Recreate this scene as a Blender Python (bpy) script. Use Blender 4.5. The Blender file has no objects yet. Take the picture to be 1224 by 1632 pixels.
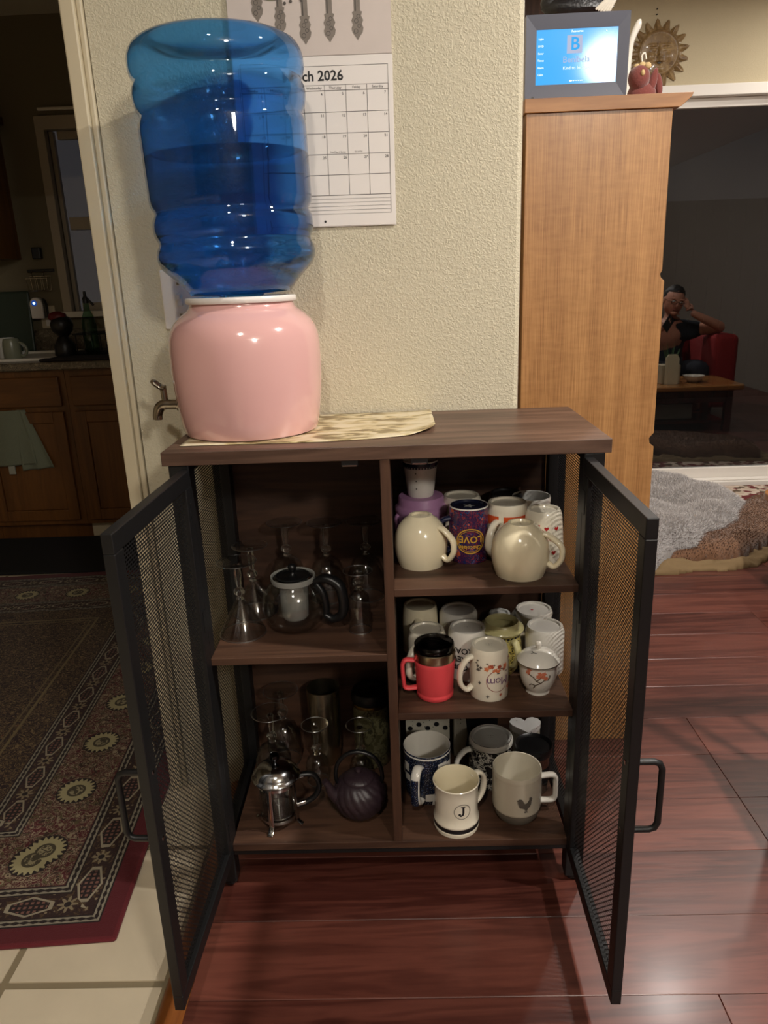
import bpy, bmesh, math, random
from math import sin, cos, pi, radians as R_
from mathutils import Vector, Matrix, noise
random.seed(7)
SC = bpy.context.scene
COL = SC.collection

# ------------------------------------------------------------------ camera
cam_d = bpy.data.cameras.new('camera')
cam = bpy.data.objects.new('camera', cam_d)
COL.objects.link(cam)
SC.camera = cam
cam_d.sensor_fit = 'VERTICAL'
cam_d.sensor_height = 36.0
cam_d.lens = 1180.07 * 36.0 / 1632.0
cam_d.clip_start = 0.02
cam_d.clip_end = 60
_r = Vector((0.99928589, 0.01359109, -0.03525604))
_u = Vector((0.02958817, 0.2988471, 0.9538422))
_f = Vector((-0.02349993, 0.95420422, -0.29823156))
M = Matrix((( _r.x, _u.x, -_f.x), (_r.y, _u.y, -_f.y), (_r.z, _u.z, -_f.z))).to_4x4()
M.translation = Vector((0.0244, -1.2022, 1.1669))
cam.matrix_world = M

# ------------------------------------------------------------------ world, exposure
w = bpy.data.worlds.new('night')
SC.world = w
w.use_nodes = True
w.node_tree.nodes['Background'].inputs[0].default_value = (0.022, 0.020, 0.020, 1)
w.node_tree.nodes['Background'].inputs[1].default_value = 1.0
SC.view_settings.view_transform = 'Standard'
SC.view_settings.look = 'None'
SC.view_settings.gamma = 1
SC.view_settings.use_curve_mapping = False
SC.view_settings.exposure = 0.66

CEIL = 2.42
# ceiling lamps: (x, y, watts, disc radius, colour)
LAMPS = [
    (1.40, -0.34, 38.0, 0.045, (1.0, 0.94, 0.87)),
    (-0.10, -1.62, 13.0, 0.05, (1.0, 0.93, 0.83)),
    (1.31, 1.69, 13.0, 0.05, (1.0, 0.95, 0.89)),
    (2.3, 2.35, 8.0, 0.07, (1.0, 0.94, 0.86)),
]
GLOBE = (1.22, -2.9, 2.27, 78.0, (1.0, 0.94, 0.86))
for lx, ly, lw, lr, lc in LAMPS:
    ld = bpy.data.lights.new('downlight_light', 'AREA')
    ld.shape = 'DISK'; ld.size = lr * 2; ld.energy = lw; ld.color = lc
    lo = bpy.data.objects.new('downlight_light', ld); COL.objects.link(lo)
    lo.location = (lx, ly, CEIL - 0.022)
ld = bpy.data.lights.new('globe_light', 'POINT')
ld.shadow_soft_size = 0.13; ld.energy = GLOBE[3]; ld.color = GLOBE[4]
lo = bpy.data.objects.new('globe_light', ld); COL.objects.link(lo)
lo.location = GLOBE[:3]

# ------------------------------------------------------------------ helpers: nodes
class N:
    """tiny expression builder over shader nodes"""
    def __init__(s, nt, sock): s.nt = nt; s.k = sock
    def _m(s, op, *a, clamp=False):
        n = s.nt.nodes.new('ShaderNodeMath'); n.operation = op; n.use_clamp = clamp
        for i, v in enumerate((s,) + a):
            if isinstance(v, N): s.nt.links.new(v.k, n.inputs[i])
            else: n.inputs[i].default_value = v
        return N(s.nt, n.outputs[0])
    def __add__(s, o): return s._m('ADD', o)
    def __sub__(s, o): return s._m('SUBTRACT', o)
    def __mul__(s, o): return s._m('MULTIPLY', o)
    def __truediv__(s, o): return s._m('DIVIDE', o)
    def lt(s, o): return s._m('LESS_THAN', o)
    def gt(s, o): return s._m('GREATER_THAN', o)
    def abs(s): return s._m('ABSOLUTE')
    def mod(s, o): return s._m('FLOORED_MODULO', o)
    def min(s, o): return s._m('MINIMUM', o)
    def max(s, o): return s._m('MAXIMUM', o)
    def sqrt(s): return s._m('SQRT')
    def cos(s): return s._m('COSINE')
    def atan2(s, o): return s._m('ARCTAN2', o)
    def clamp(s): return s._m('ADD', 0.0, clamp=True)
    def band(s, a, b): return s.gt(a) * s.lt(b)

def L(c): # sRGB 0-255 -> linear rgba
    return tuple((x / 255 / 12.92) if x / 255 <= .04045 else ((x / 255 + .055) / 1.055) ** 2.4 for x in c) + (1,)

def mixc(nt, fac, a, b):
    n = nt.nodes.new('ShaderNodeMix'); n.data_type = 'RGBA'
    for sock, v in ((n.inputs[0], fac), (n.inputs[6], a), (n.inputs[7], b)):
        if isinstance(v, N): nt.links.new(v.k, sock)
        elif hasattr(v, 'links'): nt.links.new(v, sock)
        else: sock.default_value = v
    return n.outputs[2]

def newmat(name):
    m = bpy.data.materials.new(name); m.use_nodes = True
    nt = m.node_tree
    return m, nt, nt.nodes['Principled BSDF']

def plain(name, rgb, rough=.5, metal=0., spec=.5, bump=0., bscale=200., var=0., vscale=30., coat=0., emit=0., sheen=0.):
    m, nt, b = newmat(name)
    c = L(rgb)
    b.inputs['Base Color'].default_value = c
    b.inputs['Roughness'].default_value = rough
    b.inputs['Metallic'].default_value = metal
    b.inputs['Specular IOR Level'].default_value = spec
    b.inputs['Coat Weight'].default_value = coat
    b.inputs['Coat Roughness'].default_value = .06
    if sheen: b.inputs['Sheen Weight'].default_value = sheen
    if emit:
        b.inputs['Emission Color'].default_value = c
        b.inputs['Emission Strength'].default_value = emit
    tc = nt.nodes.new('ShaderNodeTexCoord')
    if var:
        nz = nt.nodes.new('ShaderNodeTexNoise'); nz.inputs['Scale'].default_value = vscale
        nz.inputs['Detail'].default_value = 4
        nt.links.new(tc.outputs['Object'], nz.inputs['Vector'])
        d = tuple(x * (1 - var) for x in c[:3]) + (1,); e = tuple(min(1, x * (1 + var)) for x in c[:3]) + (1,)
        nt.links.new(mixc(nt, N(nt, nz.outputs[0]), d, e), b.inputs['Base Color'])
    if bump:
        nz = nt.nodes.new('ShaderNodeTexNoise'); nz.inputs['Scale'].default_value = bscale
        nz.inputs['Detail'].default_value = 3
        nt.links.new(tc.outputs['Object'], nz.inputs['Vector'])
        bp = nt.nodes.new('ShaderNodeBump'); bp.inputs['Strength'].default_value = bump
        bp.inputs['Distance'].default_value = .002
        nt.links.new(nz.outputs[0], bp.inputs['Height']); nt.links.new(bp.outputs[0], b.inputs['Normal'])
    return m

def wood(name, dark, light, axis=0, rough=.45, scale=1., per=False, spec=.5, knots=0., fine=1., vary=.35, coat=0.):
    m, nt, b = newmat(name)
    tc = nt.nodes.new('ShaderNodeTexCoord')
    mp = nt.nodes.new('ShaderNodeMapping')
    s = [9 * scale] * 3; s[axis] = .8 * scale
    mp.inputs['Scale'].default_value = s
    nt.links.new(tc.outputs['Object'], mp.inputs['Vector'])
    oi = nt.nodes.new('ShaderNodeObjectInfo')
    if per:
        sc = nt.nodes.new('ShaderNodeVectorMath'); sc.operation = 'SCALE'
        cb = nt.nodes.new('ShaderNodeCombineXYZ')
        for i in range(3): nt.links.new(oi.outputs['Random'], cb.inputs[i])
        nt.links.new(cb.outputs[0], sc.inputs[0]); sc.inputs['Scale'].default_value = 40
        nt.links.new(sc.outputs[0], mp.inputs['Location'])
    n1 = nt.nodes.new('ShaderNodeTexNoise'); n1.inputs['Scale'].default_value = 1.3; n1.inputs['Detail'].default_value = 6
    n1.inputs['Distortion'].default_value = 1.2 + knots
    n2 = nt.nodes.new('ShaderNodeTexNoise'); n2.inputs['Scale'].default_value = 11 * fine; n2.inputs['Detail'].default_value = 3
    for n in (n1, n2): nt.links.new(mp.outputs[0], n.inputs['Vector'])
    wv = nt.nodes.new('ShaderNodeMath'); wv.operation = 'SINE'
    f = (N(nt, n1.outputs[0]) * 26)
    nt.links.new(f.k, wv.inputs[0])
    g = (N(nt, wv.outputs[0]) * .16 + N(nt, n1.outputs[0]) * .5 + N(nt, n2.outputs[0]) * .55 - .12).clamp()
    if per: g = (g + (N(nt, oi.outputs['Random']) - .5) * vary).clamp()
    c = mixc(nt, g, L(dark), L(light))
    nt.links.new(c, b.inputs['Base Color'])
    b.inputs['Roughness'].default_value = rough
    b.inputs['Specular IOR Level'].default_value = spec
    b.inputs['Coat Weight'].default_value = coat
    b.inputs['Coat Roughness'].default_value = .18
    bp = nt.nodes.new('ShaderNodeBump'); bp.inputs['Strength'].default_value = .18; bp.inputs['Distance'].default_value = .001
    nt.links.new(n2.outputs[0], bp.inputs['Height']); nt.links.new(bp.outputs[0], b.inputs['Normal'])
    return m

def thin_glass(name, tint=(1, 1, 1), ior=1.5, rough=0.02, shiny=1.0):
    m, nt, b = newmat(name); nt.nodes.remove(b)
    out = nt.nodes['Material Output']
    tr = nt.nodes.new('ShaderNodeBsdfTransparent'); tr.inputs[0].default_value = tuple(tint) + (1,)
    gl = nt.nodes.new('ShaderNodeBsdfGlossy'); gl.inputs['Roughness'].default_value = rough
    lw_ = nt.nodes.new('ShaderNodeLayerWeight'); lw_.inputs[0].default_value = .5
    mx = nt.nodes.new('ShaderNodeMixShader'); f0 = ((ior - 1) / (ior + 1)) ** 2
    f = ((N(nt, lw_.outputs['Facing'])._m('POWER', 5.0) * (1 - f0) + f0) * shiny).clamp()
    nt.links.new(f.k, mx.inputs[0]); nt.links.new(tr.outputs[0], mx.inputs[1]); nt.links.new(gl.outputs[0], mx.inputs[2])
    nt.links.new(mx.outputs[0], out.inputs[0])
    return m

def tinted_plastic(name, tint, ior=1.03, rough=.2, f0=.05, clear=.34):
    m, nt, b = newmat(name); nt.nodes.remove(b)
    rf_ = nt.nodes.new('ShaderNodeBsdfRefraction'); rf_.inputs['Color'].default_value = tuple(tint) + (1,)
    rf_.inputs['IOR'].default_value = ior; rf_.inputs['Roughness'].default_value = rough
    gl = nt.nodes.new('ShaderNodeBsdfGlossy'); gl.inputs['Roughness'].default_value = .03
    lw_ = nt.nodes.new('ShaderNodeLayerWeight'); lw_.inputs[0].default_value = .5
    mx = nt.nodes.new('ShaderNodeMixShader')
    f = (N(nt, lw_.outputs['Facing'])._m('POWER', 4.0) * (1 - f0) + f0).clamp()
    tr = nt.nodes.new('ShaderNodeBsdfTransparent'); tr.inputs[0].default_value = tuple(tint) + (1,)
    m2 = nt.nodes.new('ShaderNodeMixShader'); m2.inputs[0].default_value = clear
    nt.links.new(rf_.outputs[0], m2.inputs[1]); nt.links.new(tr.outputs[0], m2.inputs[2])
    nt.links.new(f.k, mx.inputs[0]); nt.links.new(m2.outputs[0], mx.inputs[1]); nt.links.new(gl.outputs[0], mx.inputs[2])
    nt.links.new(mx.outputs[0], nt.nodes['Material Output'].inputs[0])
    return m

def solid_glass(name, tint=(1, 1, 1), ior=1.5, rough=0.0):
    m, nt, b = newmat(name); nt.nodes.remove(b)
    g = nt.nodes.new('ShaderNodeBsdfGlass'); g.inputs['Color'].default_value = tuple(tint) + (1,)
    g.inputs['IOR'].default_value = ior; g.inputs['Roughness'].default_value = rough
    nt.links.new(g.outputs[0], nt.nodes['Material Output'].inputs[0])
    return m

# ------------------------------------------------------------------ helpers: meshes
def box(bm, x0, x1, y0, y1, z0, z1, mi=0, rot=None):
    vs = [Vector((x, y, z)) for z in (z0, z1) for y in (y0, y1) for x in (x0, x1)]
    if rot: vs = [rot @ v for v in vs]
    v = [bm.verts.new(p) for p in vs]
    for q in ((0, 2, 3, 1), (4, 5, 7, 6), (0, 1, 5, 4), (2, 6, 7, 3), (0, 4, 6, 2), (1, 3, 7, 5)):
        f = bm.faces.new([v[i] for i in q]); f.material_index = mi

def lathe(bm, prof, n=40, c=(0, 0, 0), mi=0, mis=None, rf=None):
    """prof: list of (r, z); r == 0 gives a pole.  mis: material index per segment. rf(angle, i) scales r"""
    rings = []
    for i, (r, z) in enumerate(prof):
        if r < 1e-6:
            rings.append([bm.verts.new((c[0], c[1], c[2] + z))])
        else:
            rings.append([bm.verts.new((c[0] + r * (rf(2 * pi * k / n, i) if rf else 1) * cos(2 * pi * k / n),
                                        c[1] + r * (rf(2 * pi * k / n, i) if rf else 1) * sin(2 * pi * k / n), c[2] + z)) for k in range(n)])
    for i in range(len(rings) - 1):
        a, b = rings[i], rings[i + 1]
        m = mis[i] if mis else mi
        for k in range(n):
            k2 = (k + 1) % n
            if len(a) == 1 and len(b) == 1: break
            if len(a) == 1: q = (a[0], b[k2], b[k])
            elif len(b) == 1: q = (a[k], a[k2], b[0])
            else: q = (a[k], a[k2], b[k2], b[k])
            try: f = bm.faces.new(q); f.material_index = m
            except ValueError: pass

def catmull(pts, sub=6, closed=False):
    P = [Vector(p) for p in pts]; n = len(P); out = []
    rng = range(n if closed else n - 1)
    for i in rng:
        p0 = P[(i - 1) % n] if (closed or i > 0) else P[0] * 2 - P[1]
        p1 = P[i]; p2 = P[(i + 1) % n]
        p3 = P[(i + 2) % n] if (closed or i + 2 < n) else P[-1] * 2 - P[-2]
        for s in range(sub):
            t = s / sub
            out.append(.5 * ((2 * p1) + (-p0 + p2) * t + (2 * p0 - 5 * p1 + 4 * p2 - p3) * t * t + (-p0 + 3 * p1 - 3 * p2 + p3) * t ** 3))
    if not closed: out.append(P[-1])
    return out

def tube(bm, pts, r, n=8, sub=6, closed=False, asp=1., side=None, smooth=True, mi=0, caps=True):
    """tube along pts; r number or list per control point; asp = width along 'side' over thickness"""
    m = len(pts)
    path = catmull(pts, sub, closed) if smooth else [Vector(p) for p in pts]
    if isinstance(r, (list, tuple)):
        rr = []
        for i in range(len(path)):
            t = i / (sub if smooth else 1)
            a = int(t) % m; b = (a + 1) % m if closed else min(a + 1, m - 1)
            rr.append(r[a] * (1 - t % 1) + r[b] * (t % 1))
    else: rr = [r] * len(path)
    rings = []; prev = None
    L_ = len(path)
    for i, p in enumerate(path):
        a = path[(i - 1) % L_] if (closed or i > 0) else p
        b = path[(i + 1) % L_] if (closed or i < L_ - 1) else p
        t = (b - a).normalized()
        if side is not None: s = Vector(side); s = (s - t * s.dot(t)).normalized()
        else:
            s = prev if prev is not None else (Vector((0, 0, 1)) if abs(t.z) < .9 else Vector((1, 0, 0)))
            s = (s - t * s.dot(t)).normalized()
        prev = s
        q = t.cross(s)
        rings.append([bm.verts.new(p + s * cos(2 * pi * k / n) * rr[i] * asp + q * sin(2 * pi * k / n) * rr[i]) for k in range(n)])
    cnt = L_ if closed else L_ - 1
    for i in range(cnt):
        a, b = rings[i], rings[(i + 1) % L_]
        for k in range(n):
            f = bm.faces.new((a[k], a[(k + 1) % n], b[(k + 1) % n], b[k])); f.material_index = mi
    if not closed and caps:
        f = bm.faces.new(list(reversed(rings[0]))); f.material_index = mi
        f = bm.faces.new(rings[-1]); f.material_index = mi

def prism(bm, pts, d0, d1, plane='xz', mi=0):
    """extrude a 2D outline; plane 'xz' extrudes along y, 'xy' along z, 'yz' along x"""
    def P(a, b, d):
        return {'xz': (a, d, b), 'xy': (a, b, d), 'yz': (d, a, b)}[plane]
    A = [bm.verts.new(P(a, b, d0)) for a, b in pts]; B = [bm.verts.new(P(a, b, d1)) for a, b in pts]
    f = bm.faces.new(A); f.material_index = mi
    f = bm.faces.new(list(reversed(B))); f.material_index = mi
    n = len(pts)
    for i in range(n):
        f = bm.faces.new((A[i], B[i], B[(i + 1) % n], A[(i + 1) % n])); f.material_index = mi

def blob(bm, c, r, n=16, m=10, mi=0, rot=None, bumpf=None):
    rr = (r, r, r) if isinstance(r, (int, float)) else r
    rings = []
    for i in range(m + 1):
        th = pi * i / m
        ring = []
        for k in range(n if 0 < i < m else 1):
            ph = 2 * pi * k / n
            d = Vector((sin(th) * cos(ph), sin(th) * sin(ph), cos(th)))
            s = bumpf(d) if bumpf else 1
            v = Vector((d.x * rr[0], d.y * rr[1], d.z * rr[2])) * s
            if rot: v = rot @ v
            ring.append(bm.verts.new(v + Vector(c)))
        rings.append(ring)
    for i in range(m):
        a, b = rings[i], rings[i + 1]
        for k in range(n):
            k2 = (k + 1) % n
            if len(a) == 1: q = (a[0], b[k], b[k2])
            elif len(b) == 1: q = (a[k], b[0], a[k2])
            else: q = (a[k], b[k], b[k2], a[k2])
            f = bm.faces.new(q); f.material_index = mi

def BM(): return bmesh.new()

def obj(name, bm, mat, parent=None, smooth=False, bev=0., bseg=2, sub=0, label=None, loc=None, recalc=True, ang=50):
    if recalc: bmesh.ops.recalc_face_normals(bm, faces=bm.faces[:])
    me = bpy.data.meshes.new(name)
    bm.to_mesh(me); bm.free()
    for mt in (mat if isinstance(mat, (list, tuple)) else [mat]): me.materials.append(mt)
    if smooth:
        me.polygons.foreach_set('use_smooth', [True] * len(me.polygons))
        me.set_sharp_from_angle(angle=R_(ang))
    o = bpy.data.objects.new(name, me); COL.objects.link(o)
    if parent: o.parent = parent
    if loc: o.location = loc
    if label: o['label'] = label
    if name.startswith(('printed_', 'painted_')) or name == 'screen_graphics': o['kind'] = 'stuff'
    if bev:
        md = o.modifiers.new('bevel', 'BEVEL'); md.width = bev; md.segments = bseg; md.limit_method = 'ANGLE'
    if sub:
        md = o.modifiers.new('subsurf', 'SUBSURF'); md.levels = sub; md.render_levels = sub
    return o

def thing(name, label, cat, loc=(0, 0, 0), rz=0., group=None):
    o = bpy.data.objects.new(name, None); COL.objects.link(o)
    o.location = loc; o.rotation_euler = (0, 0, rz); o.empty_display_size = .05
    o['label'] = label; o['category'] = cat
    if group: o['group'] = group
    return o

def tag(o, label, cat, group=None):
    o['label'] = label; o['category'] = cat
    if group: o['group'] = group
    return o

def struct(o):
    o['kind'] = 'structure'; return o

def ring_curve(bm, x0, x1, y0, y1): pass

_TXT = {}
def text_verts(s, size, bold=False, spacing=1.):
    key = (s, spacing)
    cu = bpy.data.curves.new('t', 'FONT'); cu.body = s; cu.size = size; cu.align_x = 'CENTER'; cu.align_y = 'CENTER'
    cu.resolution_u = 2; cu.space_character = spacing
    if bold: cu.offset = size * .02
    o = bpy.data.objects.new('t', cu); COL.objects.link(o)
    dg = bpy.context.evaluated_depsgraph_get()
    me = bpy.data.meshes.new_from_object(o.evaluated_get(dg))
    vs = [v.co.copy() for v in me.vertices]; fs = [tuple(p.vertices) for p in me.polygons]
    bpy.data.objects.remove(o); bpy.data.curves.remove(cu); bpy.data.meshes.remove(me)
    return vs, fs

def add_text(bm, s, size, fn, mi=0, bold=False, flip=False, spacing=1., mirror=False):
    """fn(u, v) -> 3D point"""
    vs, fs = text_verts(s, size, bold, spacing)
    k = -1 if flip else 1
    V = [bm.verts.new(fn(v.x * k, v.y * k)) for v in vs]
    for f in fs:
        try: q = bm.faces.new([V[i] for i in f]); q.material_index = mi
        except ValueError: pass

def add_shape(bm, pts, fn, mi=0, cuts=2):
    """filled 2D outline mapped through fn"""
    t = bmesh.new()
    f = t.faces.new([t.verts.new((a, b, 0)) for a, b in pts])
    bmesh.ops.triangulate(t, faces=[f])
    if cuts: bmesh.ops.subdivide_edges(t, edges=t.edges[:], cuts=cuts, use_grid_fill=True)
    t.verts.ensure_lookup_table(); t.verts.index_update()
    V = [bm.verts.new(fn(v.co.x, v.co.y)) for v in t.verts]
    for f in t.faces:
        q = bm.faces.new([V[v.index] for v in f.verts]); q.material_index = mi
    t.free()

def add_stroke(bm, pts, w, fn, mi=0, closed=False):
    n = len(pts); L0, R0 = [], []
    for i in range(n):
        a = Vector(pts[(i - 1) % n] if (closed or i > 0) else pts[i]); b = Vector(pts[(i + 1) % n] if (closed or i < n - 1) else pts[i])
        d = (b - a); d = d.normalized() if d.length > 1e-9 else Vector((1, 0))
        nn = Vector((-d.y, d.x)) * w / 2; p = Vector(pts[i])
        L0.append(bm.verts.new(fn(*(p + nn)))); R0.append(bm.verts.new(fn(*(p - nn))))
    for i in range(n if closed else n - 1):
        j = (i + 1) % n
        f = bm.faces.new((L0[i], R0[i], R0[j], L0[j])); f.material_index = mi

def circ(cx, cy, r, n=24, r2=None):
    return [(cx + r * cos(2 * pi * k / n), cy + (r2 or r) * sin(2 * pi * k / n)) for k in range(n)]

def on_cyl(rad, z0, a0, rfn=None):
    """map (u, v) on to a cylinder of radius rad (or rfn(z)) centred at angle a0 degrees, height z0"""
    def fn(u, v):
        r = (rfn(z0 + v) if rfn else rad)
        a = R_(a0) + u / r
        return Vector(((r) * cos(a), (r) * sin(a), z0 + v))
    return fn

def prof_r(prof):
    def f(z):
        for (r0, z0), (r1, z1) in zip(prof, prof[1:]):
            if min(z0, z1) <= z <= max(z0, z1) and abs(z1 - z0) > 1e-6:
                return r0 + (r1 - r0) * (z - z0) / (z1 - z0) + .0006
        return prof[0][0] + .0006
    return f
# ------------------------------------------------------------------ materials of the shell
def wall_mat(name, rgb, bump=.55):
    m, nt, b = newmat(name)
    tc = nt.nodes.new('ShaderNodeTexCoord')
    nz = nt.nodes.new('ShaderNodeTexNoise'); nz.inputs['Scale'].default_value = 190; nz.inputs['Detail'].default_value = 2.5
    nz.inputs['Distortion'].default_value = .9
    nt.links.new(tc.outputs['Object'], nz.inputs['Vector'])
    r = nt.nodes.new('ShaderNodeMapRange'); r.inputs[1].default_value = .44; r.inputs[2].default_value = .60
    nt.links.new(nz.outputs[0], r.inputs[0])
    bp = nt.nodes.new('ShaderNodeBump'); bp.inputs['Strength'].default_value = bump; bp.inputs['Distance'].default_value = 0.0013
    nt.links.new(r.outputs[0], bp.inputs['Height']); nt.links.new(bp.outputs[0], b.inputs['Normal'])
    b.inputs['Base Color'].default_value = L(rgb); b.inputs['Roughness'].default_value = .62
    b.inputs['Specular IOR Level'].default_value = .35
    return m
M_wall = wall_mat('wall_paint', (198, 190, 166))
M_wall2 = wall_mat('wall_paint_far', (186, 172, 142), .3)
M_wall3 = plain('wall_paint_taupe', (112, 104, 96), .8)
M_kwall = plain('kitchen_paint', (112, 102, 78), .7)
M_ceil = plain('ceiling_paint', (205, 198, 180), .9, bump=.3, bscale=120)
M_white = plain('white_trim', (222, 214, 198), .4)
M_trimd = plain('trim_paint', (196, 184, 156), .45)
M_plank = wood('cherry_planks', (62, 28, 22), (114, 64, 52), 0, .36, 1.0, per=True, spec=.45, knots=.8, vary=.4, coat=.14)
M_strip = wood('oak_strip', (96, 52, 20), (168, 104, 52), 1, .3, 1.)
M_sub = plain('dark_joint', (34, 16, 11), .8)
M_grout = plain('grout', (138, 124, 98), .9)
M_tile = plain('beige_tile', (216, 202, 176), .32, var=.12, vscale=9, bump=.15, bscale=30)

# ------------------------------------------------------------------ floor
X0, X1, Y0, Y1, YW = -3.2, 3.6, -4.2, 2.86, 0.327
bm = BM(); box(bm, -.41, X1, Y0, Y1, -.06, -.012); floor = struct(obj('floor', bm, M_sub))
PW = .163
meshes = {}
def plank_mesh(ln):
    k = round(ln, 3)
    if k not in meshes:
        bm = BM(); g = .0004
        box(bm, g, ln - g, g, PW - g, -.012, 0)
        es = [e for e in bm.edges if all(v.co.z > -.001 for v in e.verts)]
        bmesh.ops.bevel(bm, geom=es, offset=.0009, segments=1, affect='EDGES')
        me = bpy.data.meshes.new('plank'); bm.to_mesh(me); bm.free(); me.materials.append(M_plank)
        meshes[k] = me
    return meshes[k]
row = 0; y = -.083 - 25 * PW
rnd = random.Random(3)
while y < Y1 - .01:
    x = -.366; first = rnd.choice([.4, .65, .9, 1.15])
    ln = first
    while x < X1 - .01:
        l2 = min(ln, X1 - x); l2 = round(l2, 3)
        if l2 < .05: break
        hidden = (x < .1 and x + l2 < .2 and y > .5)
        if not hidden and (y > -1.6 or True):
            o = bpy.data.objects.new('plank', plank_mesh(l2)); COL.objects.link(o)
            o.parent = floor; o.location = (x, y, 0)
        x += l2; ln = 1.22
    y += PW; row += 1
bm = BM(); prism(bm, [(-.412, 0), (-.408, .007), (-.398, .011), (-.384, .012), (-.372, .009), (-.366, .001), (-.366, -.012), (-.412, -.012)], -1.9, .33, 'xz')
struct(obj('trim_1', bm, M_strip, smooth=True))
bm = BM(); box(bm, X0, -.412, Y0, 2.86, -.06, -.0022); kfloor = struct(obj('floor.001', bm, M_grout))
TS = .33; bm = BM(); g = .0042
box(bm, g, TS - g, g, TS - g, -.02, 0)
bmesh.ops.bevel(bm, geom=[e for e in bm.edges if all(v.co.z > -.001 for v in e.verts)], offset=.003, segments=2, affect='EDGES')
tme = bpy.data.meshes.new('tile'); bm.to_mesh(tme); bm.free(); tme.materials.append(M_tile)
bm = BM(); wl = -.412 + .705
box(bm, g, wl - g, g, TS - g, -.02, 0)
bmesh.ops.bevel(bm, geom=[e for e in bm.edges if all(v.co.z > -.001 for v in e.verts)], offset=.003, segments=2, affect='EDGES')
tme2 = bpy.data.meshes.new('tile_cut'); bm.to_mesh(tme2); bm.free(); tme2.materials.append(M_tile)
for j in range(-5, 8):
    for i in range(-7, 1):
        o = bpy.data.objects.new('tile', tme2 if i == 0 else tme); COL.objects.link(o)
        o.parent = kfloor; o.location = (-.705 + i * TS, -.212 + j * TS, 0)

# ------------------------------------------------------------------ walls, ceiling
bm = BM(); box(bm, X0, X1, Y0, 3.0, CEIL, CEIL + .05); struct(obj('ceiling', bm, M_ceil))
# stub wall with the partition behind it
bm = BM(); prism(bm, [(-.517, YW), (.262, YW), (.2695, YW + .0035), (.272, YW + .011), (.272, Y1), (.15, Y1), (.15, YW + .12), (-.517, YW + .12)], 0, CEIL, 'xy')
struct(obj('wall_back', bm, M_wall))
bm = BM()  # door casing at the end of the stub wall, with its bead
box(bm, -.557, -.530, YW - .016, YW + .135, 0, CEIL)
box(bm, -.530, -.519, YW - .007, YW + .02, 0, CEIL)
struct(obj('trim_2', bm, M_trimd, bev=.003))
bm = BM(); box(bm, X0, -.56, YW, YW + .12, 2.06, CEIL); struct(obj('wall_added_header', bm, M_wall2))  # unseen header, added to keep lamp light out of the kitchen
bm = BM(); box(bm, X0 - .1, X0, Y0, 3.0, 0, CEIL); struct(obj('wall_left', bm, M_wall2))
bm = BM(); box(bm, X1, X1 + .1, Y0, 3.0, 0, CEIL); struct(obj('wall_right', bm, M_wall3))
bm = BM(); box(bm, X0 - .1, X1 + .1, Y0 - .1, Y0, 0, CEIL); struct(obj('wall_front', bm, M_wall3))
# kitchen end wall with window opening
KX0, KX1, KZ0, KZ1 = -1.675, -.80, 1.07, 1.94
KY = 2.80
bm = BM()
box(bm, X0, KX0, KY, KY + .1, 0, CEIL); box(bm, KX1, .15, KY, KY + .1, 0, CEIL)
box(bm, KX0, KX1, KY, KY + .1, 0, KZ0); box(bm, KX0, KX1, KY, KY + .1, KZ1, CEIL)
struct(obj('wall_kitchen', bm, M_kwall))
M_kpane = thin_glass('window_pane_glass', (.86, .88, .92), 1.6, .03)
M_kframe = plain('window_frame_paint', (168, 156, 136), .5)
bm = BM()
box(bm, KX0 - .035, KX0 + .010, KY - .018, KY + .02, KZ0 - .03, KZ1 + .05); box(bm, KX1 - .012, KX1 + .06, KY - .018, KY + .02, KZ0 - .03, KZ1 + .05)
box(bm, KX0 - .035, KX1 + .06, KY - .019, KY + .02, KZ1 - .012, KZ1 + .05)
win = struct(obj('window_1', bm, M_kframe, bev=.003))
bm = BM(); zm = 1.50
for a, b2, c, d in ((KX0 + .010, KX0 + .030, KZ0, KZ1 - .012), (KX1 - .05, KX1 - .012, KZ0, KZ1 - .012)): box(bm, a, b2, KY + .03, KY + .06, c, d)
box(bm, KX0 + .05, KX1 - .05, KY + .03, KY + .06, KZ1 - .05, KZ1 - .012); box(bm, KX0 + .05, KX1 - .05, KY + .025, KY + .062, zm - .03, zm + .03)
box(bm, KX0 + .05, KX1 - .05, KY + .03, KY + .06, KZ0, KZ0 + .04)
obj('sash', bm, M_kframe, win, bev=.002)
bm = BM(); box(bm, KX0 + .03, KX1 - .05, KY + .044, KY + .048, zm + .03, KZ1 - .05); obj('pane', bm, M_kpane, win)
bm = BM(); box(bm, KX0 + .03, KX1 - .05, KY + .044, KY + .048, KZ0 + .04, zm - .03); obj('pane', bm, M_kpane, win)
bm = BM(); box(bm, KX0 - .07, KX1 + .07, KY - .05, KY + .03, KZ0 - .03, KZ0); obj('window_sill', bm, M_white, win, bev=.004)
bm = BM(); tube(bm, [(KX0 + .0, KY - .03, KZ1 + .075), (KX1 + .05, KY - .03, KZ1 + .075)], .008, smooth=False); obj('curtain_rod', bm, M_white, win)

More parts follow.
